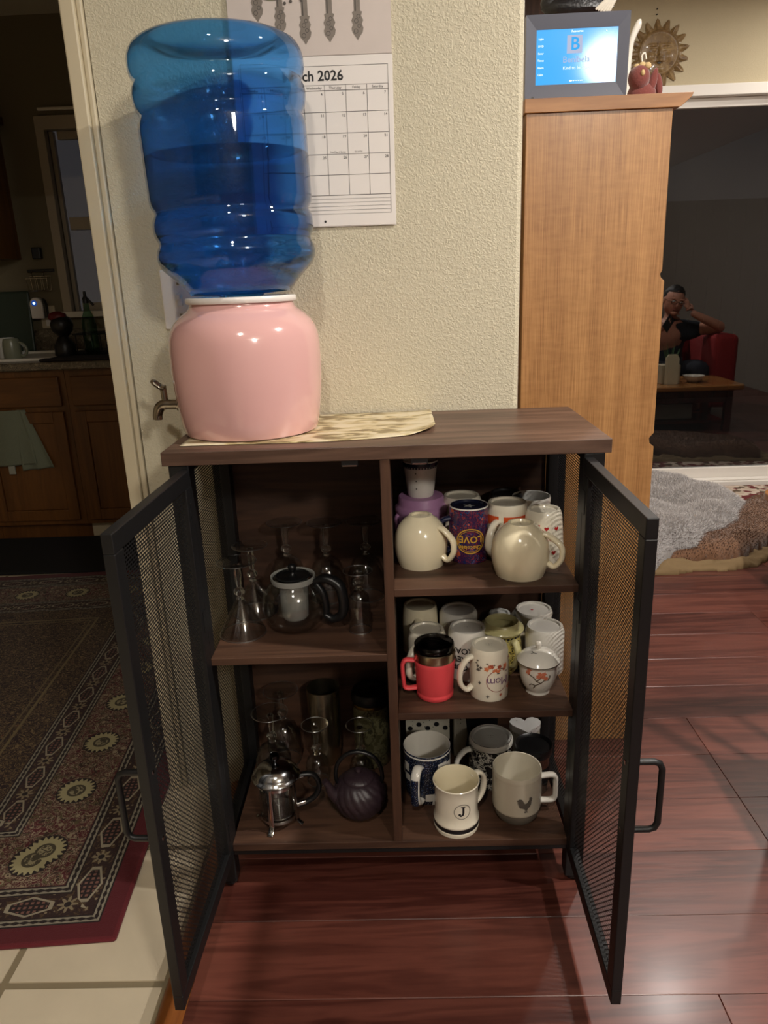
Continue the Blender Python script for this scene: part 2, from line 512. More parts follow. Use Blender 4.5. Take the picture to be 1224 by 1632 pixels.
# living-room wall with the patio door opening
PX0, PX1, PZ1, PY = 1.16, 3.3, 1.985, 2.86
bm = BM(); box(bm, .15, PX0, PY, PY + .12, 0, CEIL); box(bm, PX1, X1, PY, PY + .12, 0, CEIL); box(bm, PX0, PX1, PY, PY + .12, PZ1, CEIL)
struct(obj('wall_far', bm, M_wall2))
M_pane = thin_glass('patio_glass', (.62, .64, .66), 2.0, .012, 1.7)
M_vinyl = plain('white_vinyl', (226, 220, 212), .35)
bm = BM()
box(bm, PX0 - .05, PX1 + .05, PY - .02, PY + .03, PZ1 - .02, PZ1 + .031)
box(bm, PX0 - .05, PX0 + .03, PY - .02, PY + .10, 0, PZ1); box(bm, PX1 - .03, PX1 + .05, PY - .02, PY + .10, 0, PZ1)
box(bm, PX0, PX1, PY - .035, PY + .08, 0, .028); box(bm, PX0, PX1, PY - .02, PY + .02, .028, .038)
door = struct(obj('door_1', bm, M_vinyl, bev=.004))
bm = BM()
box(bm, PX0 + .03, PX1 - .03, PY + .025, PY + .065, .028, .095); box(bm, PX0 + .03, PX1 - .03, PY + .025, PY + .065, PZ1 - .063, PZ1 - .02)
box(bm, PX0 + .03, PX0 + .09, PY + .025, PY + .065, .095, PZ1 - .063); box(bm, 2.3, 2.38, PY + .025, PY + .065, .095, PZ1 - .063)
obj('sash', bm, M_vinyl, door, bev=.003)
bm = BM(); box(bm, PX0 + .09, 2.3, PY + .043, PY + .049, .095, PZ1 - .063); obj('pane', bm, M_pane, door)
bm = BM(); box(bm, 2.38, PX1 - .05, PY + .043, PY + .049, .095, PZ1 - .063); obj('pane', bm, M_pane, door)
# patio outside
M_conc = plain('patio_concrete', (120, 114, 106), .85, var=.15, vscale=6)
bm = BM(); box(bm, -3, 6, 3.05, 6.2, -.12, -.04); struct(obj('floor.002', bm, M_conc))
M_fence = plain('fence_boards', (62, 54, 46), .8, var=.2, vscale=20)
fr = thing('garden_fence', 'dark board fence outside beyond the patio glass', 'fence', (0, 6.1, -.04))
bm = BM(); box(bm, 0, .145, 0, .02, 0, 1.8); fme = bpy.data.meshes.new('board'); bm.to_mesh(fme); bm.free(); fme.materials.append(M_fence)
for i in range(40):
    o = bpy.data.objects.new('board', fme); COL.objects.link(o); o.parent = fr; o.location = (.4 + i * .15, 0, 0)
bm = BM(); box(bm, .4, 6.4, .02, .06, .3, .38); box(bm, .4, 6.4, .02, .06, 1.4, 1.48); obj('rail', bm, M_fence, fr)

# ceiling lamps (bodies)
M_lampw = plain('lamp_glow', (255, 236, 200), .5, emit=9)
M_metalw = plain('lamp_trim_white', (230, 226, 216), .4)
names = ['white recessed ceiling downlight above the wooden chair', 'white recessed ceiling downlight in front of the mesh door cabinet',
         'white recessed ceiling downlight over the coffee table', 'white recessed ceiling downlight near the patio door']
for (lx, ly, lw, lr, lc), nm in zip(LAMPS, names):
    t = thing('ceiling_downlight', nm, 'ceiling light', (lx, ly, CEIL))
    bm = BM(); lathe(bm, [(lr + .002, 0), (lr + .02, 0), (lr + .022, -.006), (lr + .004, -.012), (lr + .002, 0)], 32); obj('trim_ring', bm, M_metalw, t, smooth=True)
    bm = BM(); lathe(bm, [(0, -.003), (lr + .002, -.003), (lr + .002, -.008), (0, -.008)], 32); obj('diffuser', bm, M_lampw, t)
t = thing('globe_lamp', 'frosted glass globe lamp hanging from the ceiling behind the viewer', 'lamp', (GLOBE[0], GLOBE[1], CEIL))
M_globe, _nt, _b = newmat('globe_frosted')
_nt.nodes.remove(_b)
_e = _nt.nodes.new('ShaderNodeEmission'); _e.inputs[0].default_value = (1, .9, .76, 1); _e.inputs[1].default_value = 22
_nt.links.new(_e.outputs[0], _nt.nodes['Material Output'].inputs[0])
bm = BM(); lathe(bm, [(0, 0), (.06, 0), (.06, -.02), (.012, -.03), (.012, -.06), (.05, -.065), (.05, -.075), (0, -.075)], 24); obj('canopy', bm, M_metalw, t, smooth=True)
# lamp shade is an open glass dish so that the point light inside is not enclosed
bm = BM(); lathe(bm, [(.0, -.08), (.135, -.085), (.14, -.082), (.0, -.076)], 32); obj('lamp_dish', bm, M_globe, t, smooth=True)

# ------------------------------------------------------------------ the mesh-door cabinet
M_slab = wood('walnut_laminate', (58, 40, 31), (120, 92, 76), 0, .42, 1.1, spec=.45)
M_shelf = wood('walnut_shelf', (48, 31, 23), (98, 69, 52), 0, .5, 1.1, spec=.4)
M_vert = wood('walnut_upright', (46, 29, 21), (94, 65, 48), 2, .5, 1.1, spec=.4)
M_blk = plain('black_powder_coat', (21, 21, 22), .42, spec=.4, bump=.1, bscale=900)
M_mesh = plain('black_mesh_steel', (24, 24, 25), .45, spec=.35)
M_chrome = plain('chrome', (205, 205, 205), .12, metal=1)
M_cap = plain('black_plastic', (16, 16, 17), .35)
W2, DP, HT = .375, .327, .9057
ZB, ZS1, ZS2, ZSL = .1065, .6465, .3958, .5196
cab = thing('storage_cabinet', 'dark walnut and black metal cabinet with two open mesh doors', 'cabinet', (0, 0, 0))
bm = BM(); box(bm, -W2, W2, 0, DP - .003, HT - .0235, HT); obj('top', bm, M_slab, cab, bev=.0012)
for sx in (-1, 1):
    for y0 in (.004, DP - .040):
        bm = BM(); a, b2 = sorted((sx * .366, sx * .331)); box(bm, a, b2, y0, y0 + .033, .012, HT - .0235)
        lg = obj('leg', bm, M_blk, cab, bev=.002)
        bm = BM(); lathe(bm, [(0, 0), (.012, 0), (.014, .004), (.014, .009), (.006, .012), (0, .012)], 16, (sx * .3485, y0 + .0165, 0)); obj('levelling_foot', bm, M_cap, lg)
bm = BM()
box(bm, -.331, .331, .006, .030, .078, ZB - .016)
obj('front_rail', bm, M_blk, cab, bev=.001)
bm = BM(); box(bm, -.331, .331, DP - .034, DP - .012, .078, ZB - .016); obj('rear_rail', bm, M_blk, cab, bev=.001)
for sx in (-1, 1):
    bm = BM(); a, b2 = sorted((sx * .361, sx * .339))
    box(bm, a, b2, .037, DP - .040, .078, .10); obj('side_rail', bm, M_blk, cab, bev=.001)
    bm = BM(); box(bm, a, b2, .037, DP - .040, HT - .045, HT - .0235); obj('side_rail', bm, M_blk, cab, bev=.001)
bm = BM(); box(bm, -.331, .331, .002, DP - .008, ZB - .016, ZB); obj('bottom_board', bm, M_shelf, cab, bev=.001)
bm = BM(); box(bm, -.331, .331, DP - .008, DP - .004, ZB - .016, HT - .0235); obj('back_panel', bm, M_shelf, cab)
bm = BM(); box(bm, -.0096, .0073, .002, DP - .008, ZB, HT - .0235); obj('divider', bm, M_vert, cab, bev=.0008)
bm = BM(); box(bm, .0073, .331, .002, DP - .008, ZS1 - .014, ZS1); obj('shelf', bm, M_shelf, cab, bev=.0008)
bm = BM(); box(bm, .0073, .331, .002, DP - .008, ZS2 - .014, ZS2); obj('shelf', bm, M_shelf, cab, bev=.0008)
bm = BM(); box(bm, -.331, -.0096, .002, DP - .008, ZSL - .014, ZSL); obj('shelf', bm, M_shelf, cab, bev=.0008)
for cx in (-.06, .057):
    bm = BM(); box(bm, cx - .014, cx + .014, .002, .022, HT - .034, HT - .0235, 0); box(bm, cx - .012, cx + .012, .0005, .002, HT - .0335, HT - .031, 1)
    obj('magnet_catch', bm, [M_cap, M_chrome], cab)

def mesh_sheet(w_, h_, cw=.0086, ch=.0050, web=.74):
    """expanded steel sheet in the local x-z plane: staggered hexagonal openings"""
    vs, fs = [], []
    nx = int(w_ / cw); nz = int(h_ / (ch)); cw = w_ / nx; ch = h_ / nz
    hexo = [(-.5, -.22), (-.25 + .0, -.5), (.25, -.5), (.5, -.22), (.5, .22), (.25, .5), (-.25, .5), (-.5, .22)]
    for j in range(nz):
        off = (j % 2) * .5
        for i in range(nx - (j % 2)):
            cx = (i + .5 + off) * cw; cz = (j + .5) * ch
            b0 = len(vs)
            # outer rectangle corners and inner opening
            for px, pz in ((-.5, -.5), (.5, -.5), (.5, .5), (-.5, .5)): vs.append((cx + px * cw, 0, cz + pz * ch))
            for px, pz in ((-.37, -.13), (-.24, -.29), (.24, -.29), (.37, -.13), (.37, .13), (.24, .29), (-.24, .29), (-.37, .13)):
                vs.append((cx + px * cw, 0, cz + pz * ch))
            O = b0; I = b0 + 4
            fs += [(O, O + 1, I + 2, I + 1), (O + 1, I + 3, I + 2), (O, I + 1, I), (O + 1, O + 2, I + 4, I + 3), (O + 2, I + 5, I + 4),
                   (O + 2, O + 3, I + 6, I + 5), (O + 3, I + 7, I + 6), (O + 3, O, I, I + 7)]
    me = bpy.data.meshes.new('mesh_sheet'); me.from_pydata(vs, [], fs); me.materials.append(M_mesh)
    return me
me_side = mesh_sheet(DP - .077, HT - .145)
for sx in (-1, 1):
    o = bpy.data.objects.new('side_mesh', me_side); COL.objects.link(o); o.parent = cab
    o.rotation_euler = (0, 0, pi / 2); o.location = (sx * .350, .037, .10); o['kind'] = 'stuff'

DW, DZ0, DZ1 = .329, .0813, .8757
me_door = mesh_sheet(DW - .056, DZ1 - DZ0 - .056)
def make_door(hx, ang, side):
    """hinge at x = hx, local x runs from the hinge to the free edge, local y is the inner side"""
    bm = BM(); f = .028; t_ = .016; s = side
    ya, yb = (0, t_) if s < 0 else (-t_, 0)
    box(bm, 0, DW, ya, yb, 0, f); box(bm, 0, DW, ya, yb, DZ1 - DZ0 - f, DZ1 - DZ0)
    box(bm, 0, f, ya, yb, f, DZ1 - DZ0 - f); box(bm, DW - f, DW, ya, yb, f, DZ1 - DZ0 - f)
    d = obj('door', bm, M_blk, cab, bev=.0015)
    d.location = (hx, 0, DZ0); d.rotation_euler = (0, 0, R_(ang))
    o = bpy.data.objects.new('door_mesh', me_door); COL.objects.link(o); o.parent = d; o.location = (f, (ya + yb) / 2, f); o['kind'] = 'stuff'
    # outer face: handle
    yo = (yb if s < 0 else ya); sg = 1 if s < 0 else -1
    bm = BM(); hz0, hz1 = .318 + .0, .432; hxx = DW - .014; dd = .036
    pts = [(hxx, yo, hz0), (hxx, yo + sg * (dd - .012), hz0), (hxx, yo + sg * (dd - .004), hz0 + .003), (hxx, yo + sg * dd, hz0 + .012),
           (hxx, yo + sg * dd, hz1 - .012), (hxx, yo + sg * (dd - .004), hz1 - .003), (hxx, yo + sg * (dd - .012), hz1), (hxx, yo, hz1)]
    tube(bm, pts, .0048, 10, smooth=False); obj('handle', bm, M_blk, d, smooth=True)
    yi = (ya if s < 0 else yb)
    for zz in (hz0, hz1):
        bm = BM(); box(bm, hxx - .003, hxx + .003, min(yi, yi - sg * .0015), max(yi, yi - sg * .0015), zz - .003, zz + .003); obj('screw', bm, M_chrome, d, bev=.001)
    for zz in (.07, .52, .72):
        bm = BM(); lathe(bm, [(0, 0), (.004, 0), (.004, .03), (0, .03)], 12, (0, (ya + yb) / 2, zz - .015)); box(bm, 0.002, .018, min(yi, yi - sg * .001), max(yi, yi - sg * .001), zz - .02, zz + .02)
        obj('hinge', bm, M_blk, d)
    return d
# left door: free edge at (-.339, -.321); right door: free edge at (.3255, -.327)
make_door(-.3293, math.degrees(math.atan2(-.3212, -.0099)), 1)
make_door(.3300, math.degrees(math.atan2(-.327, -.0035)), -1)
# ------------------------------------------------------------------ water crock, bottle, mat
M_pink = plain('pink_glaze', (218, 170, 166), .12, coat=.6, spec=.6, var=.03, vscale=6)
M_whitep = plain('white_plastic', (228, 222, 216), .35)
crock = thing('water_crock', 'glossy pink ceramic water crock with a metal spigot at its left', 'water dispenser', (-.252, .179, HT + .0018))
prof = [(0, .004), (.110, .004), (.116, 0), (.1225, .002), (.1255, .010), (.1285, .025), (.1318, .05), (.1352, .085), (.1368, .12), (.1366, .15), (.1345, .172),
        (.130, .187), (.123, .1985), (.112, .2095), (.101, .217), (.0955, .2215), (.0928, .228), (.0922, .236), (.086, .236), (.086, .20), (.12, .17), (.128, .12), (.118, .02), (0, .012)]
bm = BM(); lathe(bm, prof, 72); obj('body', bm, M_pink, crock, smooth=True)
bm = BM(); lathe(bm, [(.088, .231), (.0965, .231), (.0985, .2335), (.0985, .239), (.0965, .2415), (.088, .2415), (.088, .231)], 56); obj('rim_ring', bm, M_whitep, crock, smooth=True)
M_nickel = plain('brushed_nickel', (170, 162, 150), .18, metal=1)
bm = BM()
zz = .052
tube(bm, [(-.131, 0, zz), (-.150, 0, zz), (-.163, 0, zz), (-.172, 0, zz - .006), (-.177, 0, zz - .018), (-.178, 0, zz - .028)], [.010, .0095, .010, .010, .009, .0085], 14)
sp = obj('spigot', bm, M_nickel, crock, smooth=True)
bm = BM(); lathe(bm, [(.0, 0), (.013, 0), (.013, .004), (0, .004)], 20)
for v in bm.verts: v.co = Vector((-.133 - v.co.z, v.co.x, zz + v.co.y))
obj('washer', bm, M_nickel, sp, smooth=True)
bm = BM(); tube(bm, [(-.160, 0, zz + .006), (-.161, 0, zz + .03)], .006, 12, smooth=False)
tube(bm, [(-.158, 0, zz + .030), (-.166, 0, zz + .033), (-.176, 0, zz + .041), (-.181, 0, zz + .045)], [.006, .0055, .006, .004], 10, asp=1.5, side=(0, 1, 0)); obj('lever', bm, M_nickel, sp, smooth=True)

M_blue = tinted_plastic('blue_bottle', (.30, .64, 1.0), 1.04, .20)
M_water = solid_glass('water', (.88, .96, 1.0), 1.33)
BZ = HT + .243
bott = thing('water_bottle', 'large translucent blue ribbed water bottle upturned on the pink crock', 'water bottle', (-.250, .179, BZ)); bott.rotation_euler = (0, R_(-1.3), 0)
bp_ = [(.0, -.060), (.027, -.060), (.028, -.015), (.04, .003), (.088, .006), (.098, .018), (.112, .033), (.124, .044), (.132, .052), (.1365, .062), (.1378, .071), (.1365, .080), (.1315, .090), (.1315, .095),
       (.136, .103), (.1378, .112), (.1378, .122), (.1362, .131), (.1322, .1385), (.1322, .143), (.137, .151), (.1385, .160), (.139, .20), (.139, .268), (.1385, .277), (.1343, .286), (.1343, .291),
       (.139, .299), (.141, .308), (.1423, .318), (.1418, .328), (.1370, .337), (.1365, .341), (.1395, .346), (.1425, .354), (.1432, .362), (.1430, .372), (.1405, .382), (.1345, .391), (.124, .3975),
       (.110, .4005), (.097, .4000), (.09, .396), (.06, .390), (0, .388)]
def facet(a, i):
    z = bp_[i][1]
    if z < .06 and z > .008: return 1 - .012 * abs(cos(a * 6)) ** 6
    if .298 < z < .33: return 1 - .010 * abs(cos(a * 4 + .7)) ** 10
    return 1
bm = BM(); lathe(bm, bp_, 96, rf=facet); obj('shell', bm, M_blue, bott, smooth=True, ang=80)
WL = .228
wp = [(max(0, r - .0025), z) for r, z in bp_ if z < WL and z > -.05]
wp = [(0, wp[0][1])] + wp + [(.1360, WL - .002), (.1350, WL), (0, WL)]
bm = BM(); lathe(bm, wp, 96); obj('water', bm, M_water, bott, smooth=True)

m, nt, b = newmat('faded_map_mat')
tc = nt.nodes.new('ShaderNodeTexCoord'); mp = nt.nodes.new('ShaderNodeMapping'); mp.inputs['Scale'].default_value = (13, 30, 1)
nt.links.new(tc.outputs['Object'], mp.inputs[0])
nz = nt.nodes.new('ShaderNodeTexNoise'); nz.inputs['Scale'].default_value = 1.5; nz.inputs['Detail'].default_value = 5; nz.inputs['Distortion'].default_value = .6
nt.links.new(mp.outputs[0], nz.inputs['Vector'])
cr = nt.nodes.new('ShaderNodeValToRGB'); e = cr.color_ramp.elements
e[0].position = .36; e[0].color = L((120, 100, 66)); e[1].position = .56; e[1].color = L((214, 202, 172))
e.new(.43).color = L((150, 134, 98)); e.new(.48).color = L((196, 178, 132))
nt.links.new(nz.outputs[0], cr.inputs[0]); nt.links.new(cr.outputs[0], b.inputs['Base Color']); b.inputs['Roughness'].default_value = .3
M_mat = m
bm = BM()
outl = [(-.355, .046), (-.106, .044), (-.02, .058), (.045, .078), (.086, .118), (.091, .30), (.088, .321), (-.355, .321)]
def mz(x, y):
    c = max(0, (x - .02)) / .07
    return .0008 + .006 * c * c * (1.2 - (y - .1) * 3 if y < .45 else 0) 
NX, NY = 60, 16
V = {}
for i in range(NX + 1):
    x = -.355 + .446 * i / NX
    # front boundary
    yb = .045
    for (xa, ya), (xb, yb2) in (((-.355, .046), (-.106, .044)), ((-.106, .044), (-.02, .058)), ((-.02, .058), (.045, .078)), ((.045, .078), (.086, .118)), ((.086, .118), (.0911, .14))):
        if xa <= x <= xb: yb = ya + (yb2 - ya) * (x - xa) / (xb - xa)
    for j in range(NY + 1):
        y = yb + (.321 - yb) * j / NY
        V[i, j] = bm.verts.new((x, y, HT + max(.0006, mz(x, y))))
for i in range(NX):
    for j in range(NY): bm.faces.new((V[i, j], V[i + 1, j], V[i + 1, j + 1], V[i, j + 1]))
o = obj('place_mat', bm, M_mat, smooth=True)
md = o.modifiers.new('s', 'SOLIDIFY'); md.thickness = .0006; md.offset = 1
tag(o, 'faded cream and brown patterned mat under the pink crock', 'mat')

# ------------------------------------------------------------------ calendar
M_paper = plain('paper', (226, 220, 214), .6)
M_ink = plain('ink', (34, 34, 36), .7)
M_inkl = plain('ink_grey', (112, 110, 110), .7)
M_pic = plain('calendar_picture', (196, 184, 176), .45, var=.10, vscale=14)
M_silver = plain('printed_silver', (118, 108, 98), .5, var=.3, vscale=60)
M_silvd = plain('printed_silver_dark', (70, 62, 56), .5)
M_sage = plain('printed_sage', (116, 118, 92), .5)
cal = thing('wall_calendar', 'white wall calendar open at March 2026 behind the blue bottle', 'calendar', (.030, YW, 1.27))
cal.rotation_euler = (0, R_(.3), 0)
CWd, CHt = .292, .288
def pg(x, z, off): return Vector((x, -.0045 - off, z))
bm = BM()
# lower page stack, corner slightly lifted
for k, (ox, oz) in enumerate(((0, 0), (.001, -.0015), (-.0006, .001))):
    box(bm, -CWd + ox, ox, -.0043 + k * .0012, -.0033 + k * .0012, oz, CHt + oz)
obj('lower_page', bm, M_paper, cal)
bm = BM(); box(bm, -CWd, 0, -.0043, -.0008, CHt + .001, CHt + .25); obj('upper_page', bm, M_pic, cal)
def pf(u, v): return Vector((u, -.0047, v))
bm = BM()
gx0, gx1, gt, gb = -CWd + .012, -.008, .222, .040
gw = (gx1 - gx0) / 7
def line(a, b_, wd=.0006, mi=0): add_stroke(bm, [a, b_], wd, pf, mi)
line((gx0, .272), (gx1, .272)); line((gx0, .272), (gx0, .010)); line((gx1, .272), (gx1, .022)); line((gx0, .241), (gx1, .241)); line((gx0, .232), (gx1, .232))
rows_z = [.232 - .0355 * i for i in range(6)]
for z_ in rows_z: line((gx0, z_), (gx1, z_), .0008)
for i in range(8): line((gx0 + gw * i, .241), (gx0 + gw * i, rows_z[-1]), .0008)
for i in range(6): line((gx0, rows_z[-1] - .0066 * i), (gx1, rows_z[-1] - .0066 * i), .0005)
obj('grid_lines', bm, M_inkl, cal)
bm = BM()
add_text(bm, 'March 2026', .0235, lambda u, v: pf(u - CWd / 2 + .0, v + .2555), bold=True)
for i, d in enumerate('Sunday Monday Tuesday Wednesday Thursday Friday Saturday'.split()):
    add_text(bm, d, .006, lambda u, v: pf(u + gx0 + gw * (i + .5), v + .2363))
n = 1
for r_ in range(5):
    for c in range(7):
        if n > 31: break
        add_text(bm, str(n), .0068, lambda u, v: pf(u + gx0 + gw * (c + 1) - .006, v + rows_z[r_] - .006)); n += 1
add_text(bm, 'First Day of Spring', .0038, lambda u, v: pf(u + gx0 + gw * 4.5, v + rows_z[3] + .0035))
add_text(bm, 'Eid al-Fitr', .0038, lambda u, v: pf(u + gx0 + gw * 5.5, v + rows_z[3] + .0035))
add_shape(bm, circ(-.135, .008, .0022, 12), pf, cuts=0)
obj('printed_text', bm, M_ink, cal)
bm = BM()
for i, (hx, zt, tip) in enumerate(((-.238, .52, .345), (-.198, .53, .322), (-.154, .53, .307), (-.110, .53, .309), (-.060, .53, .311))):
    pf2 = lambda u, v: Vector((u, -.0047, v))
    add_shape(bm, [(hx - .0055, tip + .04), (hx + .0055, tip + .04), (hx + .0065, zt), (hx - .0065, zt)], pf2, 0, 0)
    add_stroke(bm, [(hx - .003, tip + .045), (hx - .003, zt)], .0022, lambda u, v: Vector((u, -.0049, v)), 1)
    o_ = [(0, 0), (.004, .006), (.009, .012), (.0105, .019), (.008, .025), (.0105, .031), (.007, .038), (.009, .044), (0, .048)]
    pts = [(hx + a, tip + b_) for a, b_ in o_] + [(hx - a, tip + b_) for a, b_ in reversed(o_[1:-1])]
    add_shape(bm, pts, lambda u, v: Vector((u, -.0048, v)), 0, 0)
    for a, b_, r_ in ((-.003, .014, .0035), (.003, .022, .003), (-.002, .03, .0035), (.002, .037, .003)):
        add_stroke(bm, circ(hx + a, tip + b_, r_, 10), .001, lambda u, v: Vector((u, -.0050, v)), 1, closed=True)
for cx, cz, s in ((-.205, .384, 1), (-.09, .394, 1.1), (-.15, .400, .9), (-.125, .388, .8)):
    lf = [(cx - .026 * s, cz - .004), (cx - .012 * s, cz + .010 * s), (cx + .012 * s, cz + .013 * s), (cx + .026 * s, cz + .004), (cx + .008 * s, cz - .006 * s), (cx - .010 * s, cz - .007 * s)]
    add_shape(bm, lf, lambda u, v: Vector((u, -.0051, v)), 2, 0)
for k in range(9): add_shape(bm, circ(-.178 + .012 * sin(k * 2.1) + .03 * (k % 2), .382 + .01 * cos(k * 1.7), .0028, 8), lambda u, v: Vector((u, -.0052, v)), 1, 0)
obj('printed_cutlery', bm, [M_silver, M_silvd, M_sage], cal)

# light switch behind the crock
sw = thing('light_switch', 'white double light switch plate on the wall behind the crock', 'light switch', (-.380, YW, 1.088))
bm = BM(); box(bm, -.058, .058, -.006, 0, 0, .114); obj('plate', bm, M_whitep, sw, bev=.003)
for sx in (-.023, .023):
    bm = BM(); box(bm, sx - .005, sx + .005, -.009, -.0055, .045, .069); box(bm, sx - .004, sx + .004, -.019, -.008, .058, .067, rot=None); obj('toggle', bm, M_whitep, sw, bev=.001)
    for zz in (.027, .087):
        bm = BM(); box(bm, sx - .003, sx + .003, -.0068, -.0058, zz - .003, zz + .003); obj('screw', bm, M_chrome, sw, bev=.001)
# ------------------------------------------------------------------ mugs and cups
M_cream = plain('cream_glaze', (234, 222, 190), .14, coat=.5, spec=.6, var=.03, vscale=20)
M_cream2 = plain('ivory_glaze', (232, 224, 204), .16, coat=.5)
M_cer = plain('white_glaze', (230, 225, 214), .16, coat=.5)
M_cerc = plain('cool_white_glaze', (206, 206, 200), .2, coat=.4)
M_base = plain('unglazed_base', (178, 168, 146), .6)
M_mark = plain('maker_stamp', (96, 88, 76), .7)
M_navy = plain('navy_print', (28, 32, 56), .25, coat=.4)
M_bk = plain('black_print', (24, 24, 26), .35)
M_dkgrey = plain('grey_print', (96, 90, 82), .5)
M_red = plain('red_print', (176, 38, 36), .35)
M_orange = plain('orange_print', (214, 86, 40), .3)
M_gold = plain('gold_print', (206, 160, 52), .3)
M_violet = plain('violet_print', (108, 70, 110), .4)
M_purple = plain('lilac_silicone', (180, 132, 174), .45)
M_coral = plain('coral_powder', (226, 74, 80), .45, bump=.08, bscale=700)
M_steel = plain('brushed_steel', (150, 142, 130), .25, metal=1)
M_steelw = plain('polished_steel', (178, 166, 140), .26, metal=1)
M_clear = thin_glass('clear_plastic', (.93, .93, .93), 1.5, .03)
M_smoke = thin_glass('smoke_lid', (.18, .17, .17), 1.5, .04)
M_glassthin = thin_glass('thin_glass', (.94, .945, .94), 1.75, .07)
M_glass = solid_glass('clear_glass', (.96, .97, .96), 1.5)

def speckle(name, base, cols, scale=170, thr=.30, rough=.2):
    m, nt, b = newmat(name)
    tc = nt.nodes.new('ShaderNodeTexCoord'); cur = L(base)
    for k, c in enumerate(cols):
        v = nt.nodes.new('ShaderNodeTexVoronoi'); v.inputs['Scale'].default_value = scale * (1 + .37 * k)
        mp = nt.nodes.new('ShaderNodeMapping'); mp.inputs['Location'].default_value = (k * 3.1, k * 1.7, k)
        nt.links.new(tc.outputs['Object'], mp.inputs[0]); nt.links.new(mp.outputs[0], v.inputs['Vector'])
        cur = mixc(nt, N(nt, v.outputs['Distance']).lt(thr), cur, L(c))
    nt.links.new(cur, b.inputs['Base Color']); b.inputs['Roughness'].default_value = rough; b.inputs['Coat Weight'].default_value = .3
    return m
def patches(name, cols, scale=40, rough=.25):
    m, nt, b = newmat(name)
    tc = nt.nodes.new('ShaderNodeTexCoord'); nz = nt.nodes.new('ShaderNodeTexNoise'); nz.inputs['Scale'].default_value = scale; nz.inputs['Detail'].default_value = 5; nz.inputs['Roughness'].default_value = .7
    nt.links.new(tc.outputs['Object'], nz.inputs['Vector'])
    cr = nt.nodes.new('ShaderNodeValToRGB'); cr.color_ramp.interpolation = 'CONSTANT'
    e = cr.color_ramp.elements
    for i, (p_, c) in enumerate(cols):
        el = e[i] if i < 2 else e.new(p_)
        el.position = p_; el.color = L(c)
    nt.links.new(nz.outputs[0], cr.inputs[0]); nt.links.new(cr.outputs[0], b.inputs['Base Color']); b.inputs['Roughness'].default_value = rough; b.inputs['Coat Weight'].default_value = .3
    return m
M_bluespk = speckle('blue_speckle', (22, 30, 52), [(70, 96, 140), (190, 186, 170)], 260, .2)
M_splat = patches('paint_splatter', [(0, (24, 34, 84)), (.40, (74, 30, 66)), (.45, (30, 30, 72)), (.50, (142, 44, 58)), (.525, (34, 30, 62)), (.57, (36, 66, 120)), (.61, (196, 92, 56))], 55)
M_yel = patches('yellow_folk_glaze', [(0, (60, 54, 40)), (.42, (196, 178, 96)), (.52, (208, 196, 120)), (.57, (44, 60, 84)), (.59, (204, 190, 112))], 75)
M_olive = plain('pale_olive_glaze', (196, 188, 136), .2, coat=.4)
M_blackw = patches('black_white_print', [(0, (30, 28, 28)), (.49, (190, 184, 170)), (.56, (40, 38, 38))], 60)
M_card = speckle('dotted_card', (190, 184, 166), [(40, 38, 36)], 90, .13, .6)

